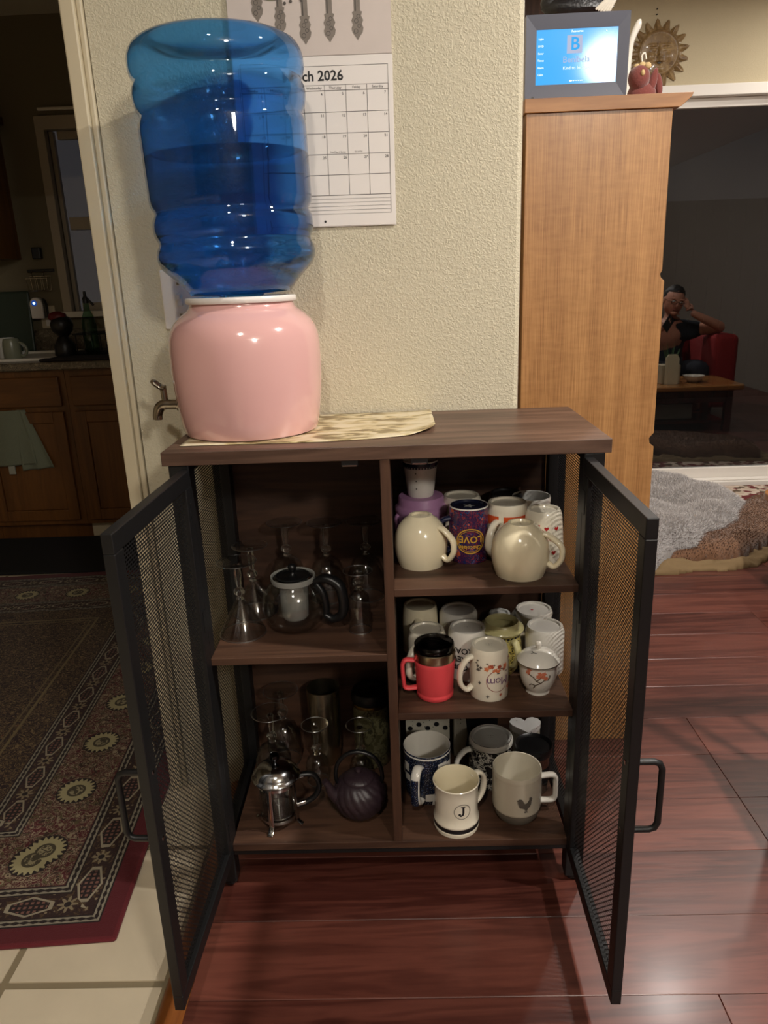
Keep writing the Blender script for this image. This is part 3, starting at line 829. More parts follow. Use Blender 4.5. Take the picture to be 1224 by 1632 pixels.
def mug(label, loc, rr, rb, h, inv=False, ang=0, mat=None, inner=None, hmat=None, base=None, prof=None, hz=(.22, .80), hd=.032, hr=.0052, hasp=1.5,
        group=None, name='mug', cat='mug', square=False, rr_th=.0028, stamp=True, handle=True, band=None):
    """upright profile from foot (z 0) to rim (z h); inv turns the geometry over so that it stands on its rim"""
    mat = mat or M_cream; inner = inner or mat; hmat = hmat or mat; base = base or mat
    P = prof or [(rb, .004), (rb + (rr - rb) * .5, .012), (rb + (rr - rb) * .9, .03), (rr, h * .5), (rr, h - .003)]
    P = [(r, z) for r, z in P]
    t = rr_th
    out = [(0, .0035), (rb - .008, .0035), (rb - .006, 0), (rb - .0015, 0)] + P + [(P[-1][0] - t * .4, h), (P[-1][0] - t * .9, h - .0006)]
    ins = [(max(0, r - t), max(z, .010)) for r, z in reversed(P)] + [(0, .010)]
    mis = [1] * 2 + [1] + [0] * (len(P) + 1)
    full = out + ins; mis = mis + [2] * (len(full) - 1 - len(mis))
    if band:
        for i in range(len(full) - 1):
            if mis[i] == 0 and band[0] <= (full[i][1] + full[i + 1][1]) / 2 <= band[1]: mis[i] = 3
    z_ = (lambda z: h - z) if inv else (lambda z: z)
    root = thing(name, label, cat, loc, 0, group)
    bm = BM(); lathe(bm, [(r, z_(z)) for r, z in full], 48, mis=mis)
    obj('body', bm, [mat, base, inner] + ([band[2]] if band else []), root, smooth=True, ang=42)
    rf = prof_r([(r, z_(z)) for r, z in P])
    if stamp:
        bm = BM()
        zs = h - .0035 + .0004 if inv else -.001
        if inv:
            for k in range(3): add_text(bm, ('~ o ~', '- = -', '. : .')[k], .006, lambda u, v: Vector((u, v + .006 - k * .006, zs)))
            obj('maker_stamp', bm, M_mark, root)
    if handle:
        a = R_(ang); z0, z1 = h * hz[0], h * hz[1]
        def rr_at(z):
            for (r0, za), (r1, zb) in zip(P, P[1:]):
                if za <= z <= zb: return r0 + (r1 - r0) * (z - za) / (zb - za)
            return P[-1][0]
        ra, rb_ = rr_at(z0) - .0015, rr_at(z1) - .0015
        ro = max(ra, rb_) + hd
        if square: pts = [(rb_, z1), (ro - .008, z1 + .001), (ro - .001, z1 - .006), (ro, z1 - .016), (ro, z0 + .016), (ro - .001, z0 + .006), (ro - .008, z0 - .001), (ra, z0)]
        else: pts = [(rb_, z1), (rb_ + hd * .45, z1 + .006), (ro - hd * .12, z1 - .006), (ro, (z0 + z1) / 2 + .008), (ro - hd * .12, z0 + .018), (ra + hd * .45, z0 + .002), (ra, z0 - .002)]
        bm = BM(); tube(bm, [(r * cos(a), r * sin(a), z_(z)) for r, z in pts], hr, 12, 5, asp=hasp, side=(-sin(a), cos(a), 0))
        obj('handle', bm, hmat, root, smooth=True, ang=70)
    return root, rf

# ---- upper right shelf
A, B_, U, LO = ZS1 + .0002, ZS2 + .0002, ZSL + .0002, ZB + .0002
bowlp = [(.0240, .003), (.031, .008), (.0415, .020), (.0485, .036), (.0510, .054), (.0498, .072), (.0460, .088), (.0438, .0945)]
mug('round cream soup mug turned upside down at the front left of the top shelf', (.060, .127, A), .0425, .0232, .098, True, -34, M_cream, prof=bowlp, hz=(.22, .76), hd=.024, hr=.0052)
bowl2 = [(r * 1.03, z) for r, z in bowlp]
mug('round cream soup mug turned upside down in front of the orange banded mug', (.238, .064, A), .0446, .0244, .098, True, -22, M_cream, prof=bowl2, hz=(.20, .74), hd=.026, hr=.0052)
r_, rf = mug('dark paint-splattered mug turned over with yellow chocolate lettering', (.153, .150, A), .0375, .0365, .108, True, 186, M_splat, inner=M_navy, base=M_navy, hmat=M_navy, hz=(.25, .8), stamp=False)
bm = BM()
fn = on_cyl(.0381, .050, -90)
add_text(bm, 'LOVE', .019, lambda u, v: fn(u, v), flip=True, bold=True); add_text(bm, 'Chocolate', .0105, lambda u, v: fn(u, v - .016), flip=True, bold=True)
add_stroke(bm, circ(0, -.004, .027, 40, .024), .0022, lambda u, v: fn(u, v), closed=True); add_stroke(bm, circ(0, -.004, .0235, 40, .0205), .0008, lambda u, v: fn(u, v), closed=True)
obj('printed_lettering', bm, M_gold, r_)
bm = BM(); pts = []
for k in range(10): pts.append(((.013 if k % 2 == 0 else .0055) * cos(k * pi / 5), (.013 if k % 2 == 0 else .0055) * sin(k * pi / 5)))
add_shape(bm, pts, lambda u, v: Vector((u, v * 1, .108 - .0028)), cuts=0); obj('printed_star', bm, M_cerc, r_)
bm = BM(); lathe(bm, [(.0345, .1078), (.0365, .1085), (.0372, .106), (.0345, .1078)], 48); obj('foot_edge', bm, M_cer, r_, smooth=True)
mug('white inverted mug with a raised foot ring behind the splattered mug', (.148, .252, A), .043, .037, .098, True, 245, M_cream2, inner=M_cer, stamp=False, prof=[(.037, .003), (.0395, .008), (.0425, .016), (.043, .05), (.043, .095)])
mug('small dark mug turned upside down at the back of the top shelf', (.240, .262, A), .036, .0325, .098, True, 30, M_bk, inner=M_bk, stamp=False, handle=False)
r_, rf = mug('white inverted mug with an orange band behind the right cream mug', (.228, .162, A), .0392, .0375, .108, True, 233, M_cream2, hz=(.30, .80))
bm = BM(); fn = on_cyl(.0398, .0, -90)
for u0, u1 in ((-.075, -.022), (-.012, .045)):
    for k in range(12):
        ua = u0 + (u1 - u0) * k / 12; ub = u0 + (u1 - u0) * (k + 1) / 12
        bm.faces.new([bm.verts.new(fn(u, v)) for u, v in ((ua, .070), (ub, .070), (ub, .088), (ua, .088))])
obj('printed_band', bm, M_orange, r_)
mug('white mug standing upright with gold rings at the right end of the top shelf', (.285, .225, A), .038, .030, .100, False, -10, M_cer, inner=M_cerc, stamp=False, handle=False, prof=[(.029, .003), (.033, .02), (.036, .05), (.0375, .08), (.0385, .097)], band=(.045, .06, M_gold))
r_, rf = mug('white mug with small red hearts turned over at the right of the top shelf', (.290, .120, A), .0395, .031, .105, True, 75, M_cream2, inner=M_cer, prof=[(.031, .003), (.0335, .01), (.036, .04), (.038, .07), (.0395, .102)], hz=(.25, .75), hd=.018)
hp = []
for k in range(20):
    t_ = 2 * pi * k / 20; hp.append((.00028 * 16 * sin(t_) ** 3, .00028 * (13 * cos(t_) - 5 * cos(2 * t_) - 2 * cos(3 * t_) - cos(4 * t_))))
bm = BM()
for a0, z0 in ((-118, .080), (-92, .076), (-106, .052), (-78, .056), (-70, .03), (-128, .055), (-120, .028), (-95, .022), (-60, .075)):
    fn = on_cyl(.038, z0, a0, rf); add_shape(bm, hp, fn, cuts=1)
obj('printed_hearts', bm, M_red, r_)
# purple travel cup with a tea cup on top
pc = thing('travel_cup', 'lilac plastic travel cup with a stepped lid behind the left cream mug', 'cup', (.0645, .232, A))
bm = BM(); lathe(bm, [(0, 0), (.040, 0), (.043, .002), (.050, .055), (.0515, .068), (.0515, .072), (.0, .072)], 48); obj('body', bm, M_purple, pc, smooth=True)
bm = BM(); lathe(bm, [(0, .072), (.0515, .072), (.053, .075), (.053, .083), (.0485, .087), (.0465, .090), (.0462, .102), (.044, .1055), (0, .1055)], 48); obj('lid', bm, M_purple, pc, smooth=True)
bm = BM(); tube(bm, [(.046, -.015, .070), (.062, -.02, .068), (.064, -.02, .05), (.061, -.02, .035), (.044, -.014, .03)], .005, 8, asp=1.5, side=(0, 1, 0))
for v in bm.verts: v.co.x *= -.80
obj('handle', bm, M_purple, pc, smooth=True)
r_, rf = mug('small white tea cup with a navy lattice rim stacked on the lilac travel cup', (.0645, .232, A + .1058), .0355, .0262, .0735, False, 0, M_cer, stamp=False, handle=False, prof=[(.0262, .003), (.0275, .012), (.0305, .038), (.0335, .060), (.0355, .071)], band=(.0585, .0665, M_navy), name='tea_cup', cat='cup')
bm = BM()
for zz in (.052, .036, .020):
    fn = on_cyl(.031, zz, -108, rf); add_shape(bm, circ(0, 0, .0016, 8), fn, cuts=0)
for k in range(36):
    fn = on_cyl(.0345, .0655, k * 10, rf); add_shape(bm, [(-.0018, -.0035), (.0, -.0048), (.0018, -.0035), (0, -.0016)], fn, mi=1, cuts=0)
obj('printed_dots', bm, [M_dkgrey, M_cerc], r_)

# ---- middle right shelf
mug('plain cream inverted mug at the back left of the middle shelf', (.058, .258, B_), .0385, .036, .105, True, 262, M_cream, prof=[(.0355, .003), (.0370, .012), (.0385, .045), (.0395, .102)])
mug('inverted white mug with a raised ring base at the back of the middle shelf', (.140, .250, B_), .0405, .037, .096, True, 238, M_cer, stamp=False, prof=[(.037, .002), (.0405, .008), (.0410, .05), (.0415, .093)])
mug('small grey white inverted cup with flared sides at the back of the middle shelf', (.231, .270, B_), .040, .0235, .075, True, 210, M_cerc, stamp=False, prof=[(.0235, .003), (.026, .014), (.034, .04), (.0405, .072)], hd=.02)
r_, rf = mug('white inverted mug with a tiny red mark on its base at the back right', (.300, .245, B_), .0385, .0385, .094, True, 120, M_cer, stamp=False, prof=[(.0385, .003), (.0398, .008), (.0385, .013), (.0370, .05), (.038, .092)])
bm = BM(); add_shape(bm, circ(-.004, 0, .007, 16), lambda u, v: Vector((u, v, .0908)), cuts=0); add_shape(bm, circ(-.004, .0, .003, 10), lambda u, v: Vector((u, v, .0910)), mi=1, cuts=0); obj('base_mark', bm, [M_cer, M_red], r_)
mug('ivory inverted mug directly behind the coral tumbler', (.068, .146, B_), .0375, .0355, .102, True, 236, M_cream2, stamp=False, prof=[(.0355, .003), (.0375, .010), (.0375, .05), (.038, .1)])
r_, rf = mug('white inverted mug with black lettering behind the floral mug', (.150, .148, B_), .0370, .0365, .104, True, 196, M_cer, inner=M_cer, prof=[(.0362, .003), (.0385, .012), (.0382, .05), (.0385, .101)], hz=(.25, .85))
bm = BM(); fn = on_cyl(.0392, .05, -118)
for k, s in enumerate(('ROAST', 'BREW', 'CUP')): add_text(bm, s, .017, lambda u, v: fn(u, v + .018 - k * .018), flip=True, bold=True)
obj('printed_lettering', bm, M_bk, r_)
# yellow folk mug with inner rim and cover
yp = [(.028, .003), (.034, .012), (.0405, .034), (.0415, .052), (.038, .075), (.0375, .088), (.040, .093)]
r_, rf = mug('yellow folk-patterned pottery mug with a pale olive rim on the middle shelf', (.219, .155, B_), .040, .028, .096, False, -62, M_yel, inner=M_olive, prof=yp, hz=(.32, .80), hd=.018, hmat=M_olive, stamp=False)
bm = BM(); lathe(bm, [(.036, .0965), (.0435, .094), (.0450, .097), (.0435, .100), (.0360, .103), (.034, .111), (.0325, .112), (.031, .110), (.031, .099), (.036, .0965)], 48); obj('inner_rim', bm, M_olive, r_, smooth=True)
bm = BM()
for k in range(28):
    fn = on_cyl(.038, .087, k * 360 / 28, rf); add_shape(bm, [(-.0028, -.002), (0, -.0035), (.0028, -.002), (.0028, .0015), (-.0028, .0015)], fn, cuts=0)
obj('painted_border', bm, M_bk, r_)
mug('white inverted mug at the right edge behind the covered tea cup', (.307, .159, B_), .0385, .0365, .097, True, 170, M_cer, stamp=False, prof=[(.0365, .003), (.0390, .009), (.039, .05), (.0395, .094)])
# coral tumbler
tb = thing('tumbler', 'coral red insulated tumbler mug with a steel rim and clear lid', 'tumbler', (.0795, .070, B_))
bm = BM(); lathe(bm, [(0, .002), (.030, .002), (.0335, 0), (.0355, .002), (.0357, .010), (.0348, .012), (.0352, .013), (.0385, .070), (.0390, .078), (.0378, .080), (.0, .080)], 56); obj('body', bm, M_coral, tb, smooth=True)
bm = BM(); lathe(bm, [(.036, .080), (.0392, .080), (.0398, .082), (.0398, .097), (.038, .0985), (.0365, .0975), (.036, .090), (.036, .080)], 56); obj('steel_rim', bm, M_steelw, tb, smooth=True)
bm = BM(); lathe(bm, [(0, .0802), (.0358, .0802), (.0358, .094), (.0352, .094), (.0352, .0815), (0, .0815)], 40); obj('inner_disc', bm, M_cap, tb, smooth=True)  # black disc gives the tumbler a dark inside under its lid
bm = BM(); lathe(bm, [(0, .096), (.030, .096), (.0335, .098), (.034, .1095), (.0365, .1115), (.038, .110), (.0378, .101), (.0362, .0985)], 56); obj('lid', bm, M_smoke, tb, smooth=True)
bm = BM(); lathe(bm, [(.0372, .1085), (.0385, .1095), (.0372, .113), (.0355, .1115), (.0372, .1085)], 56)
box(bm, -.012, .012, .010, .028, .0965, .101); obj('lid_edge', bm, M_clear, tb, smooth=True)
bm = BM(); tube(bm, [(-.036, 0, .074), (-.054, -.002, .076), (-.0605, -.003, .070), (-.062, -.003, .058), (-.060, -.003, .026), (-.058, -.003, .018), (-.050, -.003, .0155), (-.034, 0, .0155)], .0042, 12, asp=1.7, side=(0, 1, 0)); obj('handle', bm, M_coral, tb, smooth=True)
# floral 'Mom' mug
r_, rf = mug('white inverted mug printed with orange flowers and Mom lettering in a ring', (.184, .071, B_), .0368, .0345, .104, True, 200, M_cream2, inner=M_cer, prof=[(.0345, .003), (.0362, .010), (.0372, .04), (.0375, .101)], hz=(.20, .78), hd=.026, hr=.005)
bm = BM(); fn = on_cyl(.0381, .044, -70)
add_text(bm, 'Mom', .023, fn, flip=True, spacing=.9); obj('printed_lettering', bm, M_violet, r_)
bm = BM(); add_stroke(bm, [(.0225 * cos(t) , .0225 * sin(t) + .0) for t in [x * pi / 24 for x in range(10, 44)]], .0012, fn, 0)
add_stroke(bm, [(.0225 * cos(t), .0225 * sin(t)) for t in [x * pi / 24 for x in range(-4, 4)]], .0012, fn, 0)
obj('printed_ring', bm, plain('plum_print', (140, 66, 66), .4), r_)
bm = BM(); rd = random.Random(5)
for k in range(15):
    cx, cz = rd.uniform(-.024, .018), rd.uniform(.020, .032); s = rd.uniform(.003, .0052)
    add_shape(bm, [(cx + s * (1 + .4 * cos(5 * t)) * cos(t) * .8, cz + s * (1 + .4 * cos(5 * t)) * sin(t) * .8) for t in [i * pi / 10 for i in range(20)]], fn, 0 if k % 3 else 1, 0)
for k in range(12):
    cx, cz = rd.uniform(-.045, .032), rd.uniform(.016, .042); s = .003
    add_shape(bm, [(cx - s, cz), (cx, cz + s * .5), (cx + s, cz), (cx, cz - s * .5)], fn, 2, 0)
for cx, cz in ((-.038, .022), (-.04, .030), (-.034, .027), (.028, -.022), (.024, -.018), (.032, -.016), (-.036, -.005), (-.020, -.032), (.006, -.03), (.036, .036), (.03, .042)):
    add_shape(bm, [(cx + .0026 * (1 + .5 * cos(4 * t)) * cos(t), cz + .0026 * (1 + .5 * cos(4 * t)) * sin(t)) for t in [i * pi / 8 for i in range(16)]], fn, 2 if cx < 0 else 1, 0)
obj('printed_flowers', bm, [plain('peach_print', (214, 122, 78), .4), plain('rust_print', (166, 78, 52), .4), M_dkgrey], r_)
# covered tea cup
tc_ = thing('covered_tea_cup', 'white porcelain tea cup with a domed lid and painted blossom branch', 'cup', (.279, .075, B_))
tp = [(.022, .004), (.024, .008), (.031, .020), (.0352, .036), (.0362, .052), (.0366, .064)]
bm = BM(); lathe(bm, [(0, .005), (.0205, .005), (.0215, 0), (.0228, 0)] + tp + [(.034, .064), (.033, .03), (0, .012)], 48); obj('body', bm, M_cer, tc_, smooth=True)
bm = BM(); lathe(bm, [(0, .0655), (.0405, .0655), (.0415, .0668), (.0395, .0695), (.034, .0765), (.025, .0835), (.012, .0875), (.006, .0885), (0, .0885)], 48); ld_ = obj('lid', bm, M_cer, tc_, smooth=True)
bm = BM(); lathe(bm, [(.0402, .0652), (.0418, .0662), (.0412, .0678), (.0402, .0652)], 48); obj('gilt_edge', bm, M_steel, ld_, smooth=True)
bm = BM(); lathe(bm, [(.003, .0875), (.0035, .090), (.0062, .096), (.0065, .100), (.005, .1035), (0, .1055)], 20); obj('knob', bm, M_cer, ld_, smooth=True)
rf = prof_r(tp); bm = BM(); fn = on_cyl(.036, .036, -98, rf)
for st in ([(.016, .012), (.010, .004), (.004, -.002), (-.006, -.008), (-.010, -.016)], [(.004, -.002), (-.004, .002), (-.010, .010), (-.018, .014), (-.022, .022)], [(.010, .004), (.018, .004), (.022, .010), (.021, .014)], [(-.006, -.008), (-.014, -.006), (-.018, -.010)], [(-.004, .002), (.002, .008), (.006, .014)]):
    add_stroke(bm, st, .0022, fn, 0)
rd = random.Random(9)
for cx, cz in ((.002, .018), (.008, .012), (.014, .008), (-.019, .024), (-.022, .018), (.010, .018), (-.001, .012)):
    s = .0042
    add_shape(bm, [(cx + s * (1 + .3 * cos(5 * t)) * cos(t), cz + s * (1 + .3 * cos(5 * t)) * sin(t)) for t in [i * pi / 10 for i in range(20)]], fn, 1, 0)
obj('painted_branch', bm, [plain('branch_print', (84, 70, 50), .4), plain('blossom_print', (206, 122, 92), .4)], tc_)
bm = BM()
def lidf(u, v):
    r = math.hypot(u, v); z = .0885 - (r / .0405) ** 2.2 * .021
    return Vector((u, v, z + .0012))
add_stroke(bm, [(-.022, -.018), (-.018, -.012), (-.012, -.012), (-.014, -.006)], .0016, lidf, 0); add_stroke(bm, [(-.018, -.012), (-.022, -.008)], .0014, lidf, 0); add_stroke(bm, [(-.012, -.012), (-.006, -.016)], .0012, lidf, 0)
obj('painted_twig', bm, M_dkgrey, ld_)

# ---- lower right shelf
r_, rf = mug('large navy speckled mug with white window shapes and a matching handle', (.0635, .150, LO), .0505, .044, .120, False, -110, M_bluespk, inner=M_cer, hmat=M_cer, base=M_base, stamp=False,
              prof=[(.044, .004), (.0465, .012), (.0490, .04), (.0497, .08), (.0505, .113), (.0510, .117)], hz=(.14, .80), hd=.034, hr=.0055, hasp=1.8, band=(.112, .118, M_cer), rr_th=.0035)
bm = BM(); tube(bm, [(q * cos(R_(-110)), q * sin(R_(-110)), z_) for q, z_ in ((.0838, .088), (.0868, .068), (.0868, .05), (.0838, .030))], .0042, 8, asp=1.9, side=(-sin(R_(-110)), cos(R_(-110)), 0)); obj('handle_stripe', bm, M_bluespk, r_, smooth=True)
bm = BM()
for a0, z0, w_, h_ in ((-150, .085, .016, .020), (-148, .060, .018, .016), (-170, .072, .016, .02), (-52, .095, .024, .012), (-30, .085, .02, .02), (-58, .015, .034, .03), (-85, .020, .02, .018)):
    fn = on_cyl(.051, z0, a0, rf); add_shape(bm, [(-w_ / 2, -h_ / 2), (w_ / 2, -h_ / 2), (w_ / 2, h_ / 2), (0, h_ * .58), (-w_ / 2, h_ / 2)], fn, cuts=2)
obj('painted_windows', bm, M_cer, r_)
r_, rf = mug('dark patterned inverted mug with a pale base behind the letter J mug', (.205, .195, LO), .0475, .0445, .105, True, 192, M_blackw, inner=M_cer, base=M_cerc, hmat=M_cer, hz=(.25, .80), prof=[(.0445, .003), (.0475, .009), (.048, .05), (.048, .102)])
bm = BM(); lathe(bm, [(.0435, .1035), (.0448, .1052), (.0470, .1035), (.0484, .096), (.0476, .094), (.0435, .1035)], 48); obj('glazed_foot', bm, M_cer, r_, smooth=True)
r_, rf = mug('ivory mug with a black letter J in a ring and black stripes at its foot', (.1175, .050, LO), .0460, .0455, .108, False, 34, M_cream2, inner=M_cream, stamp=False,
              prof=[(.0435, .004), (.0460, .006), (.0462, .0098), (.0455, .0108), (.0455, .0200), (.0462, .0210), (.0460, .0245), (.0440, .0270), (.0432, .045), (.0432, .085), (.0448, .102), (.0468, .1065)], hz=(.30, .86), hd=.030, hr=.0052, band=(.0112, .0198, M_bk))
bm = BM(); fn = on_cyl(.0438, .062, -78); add_stroke(bm, circ(0, 0, .0165, 40, .0165), .0013, fn, 1, closed=True)
def jf(u, v): return fn(u, v)
add_stroke(bm, [(.002, .0105), (.002, -.003), (.0005, -.0075), (-.003, -.009), (-.0055, -.007)], .0042, fn, 0); add_stroke(bm, [(-.003, .0105), (.0058, .0105)], .0022, fn, 0); add_shape(bm, circ(-.0056, -.0058, .0026, 12), fn, 0, 0)
obj('printed_letter', bm, [M_bk, M_dkgrey], r_)
M_rib = plain('ribbed_stoneware', (204, 196, 176), .28, coat=.3)
rp = [(.041, .003), (.0445, .008), (.0478, .020), (.0482, .0245)]
for k in range(22):
    z = .026 + k * .0036; rp += [(.0488 + .0009 * (k % 2), z)]
rp += [(.0495, .106)]
r_, rf = mug('ribbed off-white stoneware mug with a grey rooster and bare grey foot', (.2435, .080, LO), .0495, .041, .112, False, 4, M_rib, inner=M_cream2, hmat=M_cer, stamp=False, prof=rp, hz=(.24, .76), hd=.033, hr=.0052, square=True, band=(0, .0243, plain('bare_stoneware', (112, 104, 92), .7)))
roo = [(-.0185, .0125), (-.0145, .0140), (-.0115, .0165), (-.0065, .0150), (-.0035, .0095), (-.0010, .0045), (.0030, .0055), (.0065, .0095), (.0085, .0135), (.0080, .0165), (.0095, .0185), (.0105, .0165), (.0118, .0190), (.0128, .0165), (.0145, .0172), (.0142, .0150), (.0160, .0132), (.0143, .0122), (.0150, .0095), (.0132, .0080),
       (.0130, .0020), (.0105, -.0040), (.0055, -.0080), (.0048, -.0098), (.0042, -.0140), (.0062, -.0165), (.0030, -.0165), (.0026, -.0105), (.0012, -.0098), (.0006, -.0140), (.0022, -.0172), (-.0024, -.0165), (-.0006, -.0140), (-.0004, -.0090), (-.0060, -.0058), (-.0100, -.0050), (-.0142, -.0005), (-.0120, .0010), (-.0165, .0040), (-.0135, .0055), (-.0175, .0085), (-.0140, .0095)]
bm = BM(); fn = on_cyl(.0503, .0545, -79); add_shape(bm, roo, fn, cuts=1); obj('printed_rooster', bm, M_dkgrey, r_)
# steel tumbler with black lid
st = thing('steel_tumbler', 'steel travel tumbler with a wide black lid behind the rooster mug', 'tumbler', (.291, .158, LO))
bm = BM(); lathe(bm, [(0, 0), (.030, 0), (.031, .002), (.0335, .05), (.0335, .092), (0, .092)], 40); obj('body', bm, M_steel, st, smooth=True)
bm = BM(); lathe(bm, [(0, .092), (.036, .090), (.0385, .094), (.0395, .106), (.0385, .110), (.036, .1085), (.033, .104), (0, .103)], 40); obj('lid', bm, M_cap, st, smooth=True)
bm = BM(); lathe(bm, [(.034, .03), (.0355, .032), (.0355, .062), (.034, .064)], 40)
obj('grip_band', bm, M_cap, st, smooth=True)
bm = BM(); add_shape(bm, circ(0, .0, .005, 14, .0035), on_cyl(.0360, .055, -62), cuts=0); obj('sticker', bm, plain('yellow_sticker', (206, 200, 90), .4), st)
# patterned packages at the back of the lower shelf
bx = thing('tea_box', 'black and white patterned upright box at the back left of the lower shelf', 'box', (.075, .290, LO))
bm = BM(); box(bm, -.055, .045, -.022, .018, 0, .168); obj('carton', bm, M_card, bx, bev=.001)
bm = BM()
fb = lambda u, v: Vector((u, -.0226, v)); add_shape(bm, circ(-.006, .150, .030, 24, .03), fb, 0, 0); add_shape(bm, [(-.055, .0), (-.055, .02), (.045, .05), (.045, 0)], fb, 0, 0)
for k in range(5): add_shape(bm, circ(-.045 + k * .02, .08 + .01 * (k % 2), .006, 12), fb, 0, 0)
obj('printed_pattern', bm, M_bk, bx)
bx = thing('gift_box', 'dotted pale box with a dark band beside the patterned box', 'box', (.185, .292, LO))
bm = BM(); box(bm, -.055, .045, -.020, .018, 0, .160); obj('carton', bm, M_card, bx, bev=.001)
bm = BM(); fb = lambda u, v: Vector((u, -.0206, v)); add_shape(bm, [(-.030, .0), (-.024, .06), (-.030, .12), (-.024, .150), (.020, .150), (.045, .12), (.045, 0)], fb, 0, 0); obj('printed_pattern', bm, M_bk, bx)
bx = thing('heart_tin', 'white speckled tin standing upright in the back right corner', 'tin', (.288, .240, LO))
bm = BM()
hp2 = [(p[0] * 7.6, p[1] * 7.6) for p in hp]
prism(bm, [(a, b_ + .0) for a, b_ in hp2], 0, .100, 'xy'); obj('body', bm, M_card, bx, bev=.001)
bm = BM(); prism(bm, [(a * 1.04, b_ * 1.04) for a, b_ in hp2], .088, .104, 'xy'); obj('lid', bm, speckle('dotted_lid', (228, 226, 222), [(60, 58, 60)], 75, .12, .3), bx, bev=.001)
# ------------------------------------------------------------------ glassware on the left
M_rimg, _nt, _b = newmat('glass_rim'); _nt.nodes.remove(_b)
_t = _nt.nodes.new('ShaderNodeBsdfTransparent'); _g = _nt.nodes.new('ShaderNodeBsdfGlossy'); _g.inputs['Roughness'].default_value = .28
_m = _nt.nodes.new('ShaderNodeMixShader'); _m.inputs[0].default_value = .42
_nt.links.new(_t.outputs[0], _m.inputs[1]); _nt.links.new(_g.outputs[0], _m.inputs[2]); _nt.links.new(_m.outputs[0], _nt.nodes['Material Output'].inputs[0])
def goblet(label, loc, foot=.037, h=.17, bowl='wide', group=None, stem_h=.075, tilt=0, cat='wine glass', name='goblet'):
    """stands upside down on its rim: foot on top"""
    g = thing(name, label, cat, loc, 0, group)
    bm = BM(); lathe(bm, [(0, h), (foot * .97, h), (foot, h - .0012), (foot * .97, h - .0024), (foot * .35, h - .0036), (.008, h - .0075), (0, h - .0078)], 48)
    lathe(bm, [(foot - .0012, h - .0004), (foot + .0006, h - .0012), (foot - .0012, h - .0022), (foot - .0020, h - .0013), (foot - .0012, h - .0004)], 48, mi=1)
    obj('foot', bm, [M_glassthin, M_rimg], g, smooth=True)
    zt = h - .0078; zb_ = h - stem_h
    kn = zb_ + .018
    fl = lambda a, i: 1 + .10 * cos(6 * a)
    bm = BM(); lathe(bm, [(0, zt), (.0075, zt), (.0058, zt - .008), (.0066, (zt + kn) / 2 + .006), (.0050, kn + .012), (.0042, kn + .009), (.0040, kn + .006), (.0092, kn + .002), (.0100, kn - .003), (.0088, kn - .008), (.0042, kn - .011), (.0075, zb_), (0, zb_)], 24, rf=fl)
    obj('stem', bm, M_glass, g, smooth=True)
    if bowl == 'cone': P = [(0, zb_), (.008, zb_ - .001), (.018, zb_ - .018), (.030, zb_ * .45), (.0435, .006), (.0450, 0)]
    elif bowl == 'flute': P = [(0, zb_), (.010, zb_ - .002), (.019, zb_ - .012), (.0215, zb_ * .6), (.0225, .0)]
    elif bowl == 'small': P = [(0, zb_), (.010, zb_ - .001), (.022, zb_ - .012), (.0265, zb_ * .6), (.0245, 0)]
    else: P = [(0, zb_), (.012, zb_ - .001), (.028, zb_ - .014), (.0385, zb_ * .60), (.0395, zb_ * .35), (.036, 0)]
    ins = [(max(0, r - .0013), z - (.002 if z > .01 else 0)) for r, z in reversed(P)]
    ins[-1] = (0, P[0][1] - .002)
    bm = BM(); lathe(bm, P + ins, 48); rr0 = P[-1][0]
    lathe(bm, [(rr0 - .0016, .0018), (rr0 + .0003, .0016), (rr0 + .0003, 0), (rr0 - .0016, 0), (rr0 - .0016, .0018)], 48, mi=1)
    obj('bowl', bm, [M_glassthin, M_rimg], g, smooth=True)
    return g
goblet('conical stemmed glass upturned at the front left of the left shelf', (-.291, .105, U), .0375, .150, 'cone', stem_h=.078, group='upturned stemmed glasses')
goblet('conical stemmed glass upturned behind the front left conical glass', (-.284, .200, U), .036, .148, 'cone', stem_h=.078, group='upturned stemmed glasses')
goblet('upturned goblet at the back left above the glass teapot', (-.222, .270, U), .0375, .172, 'wide', group='upturned stemmed glasses')
goblet('upturned goblet at the back middle of the glass shelf', (-.137, .262, U), .0375, .172, 'wide', group='upturned stemmed glasses')
goblet('upturned goblet at the back right beside the divider', (-.054, .266, U), .0375, .172, 'wide', group='upturned stemmed glasses')
goblet('narrow upturned flute glass in front of the back right goblet', (-.062, .105, U), .0285, .125, 'flute', stem_h=.04, group='upturned stemmed glasses', name='flute_glass')
goblet('tall upturned goblet in the back left corner of the lowest shelf', (-.262, .274, LO), .040, .185, 'wide', group='stemmed glasses on the lowest shelf')
goblet('upturned goblet behind the french press', (-.276, .205, LO), .040, .172, 'wide', group='stemmed glasses on the lowest shelf')
goblet('small upturned liqueur glass between french press and iron teapot', (-.178, .195, LO), .0300, .145, 'small', stem_h=.075, group='stemmed glasses on the lowest shelf', name='liqueur_glass')
goblet('small upturned liqueur glass behind the iron teapot', (-.080, .190, LO), .0300, .145, 'small', stem_h=.075, group='stemmed glasses on the lowest shelf', name='liqueur_glass')

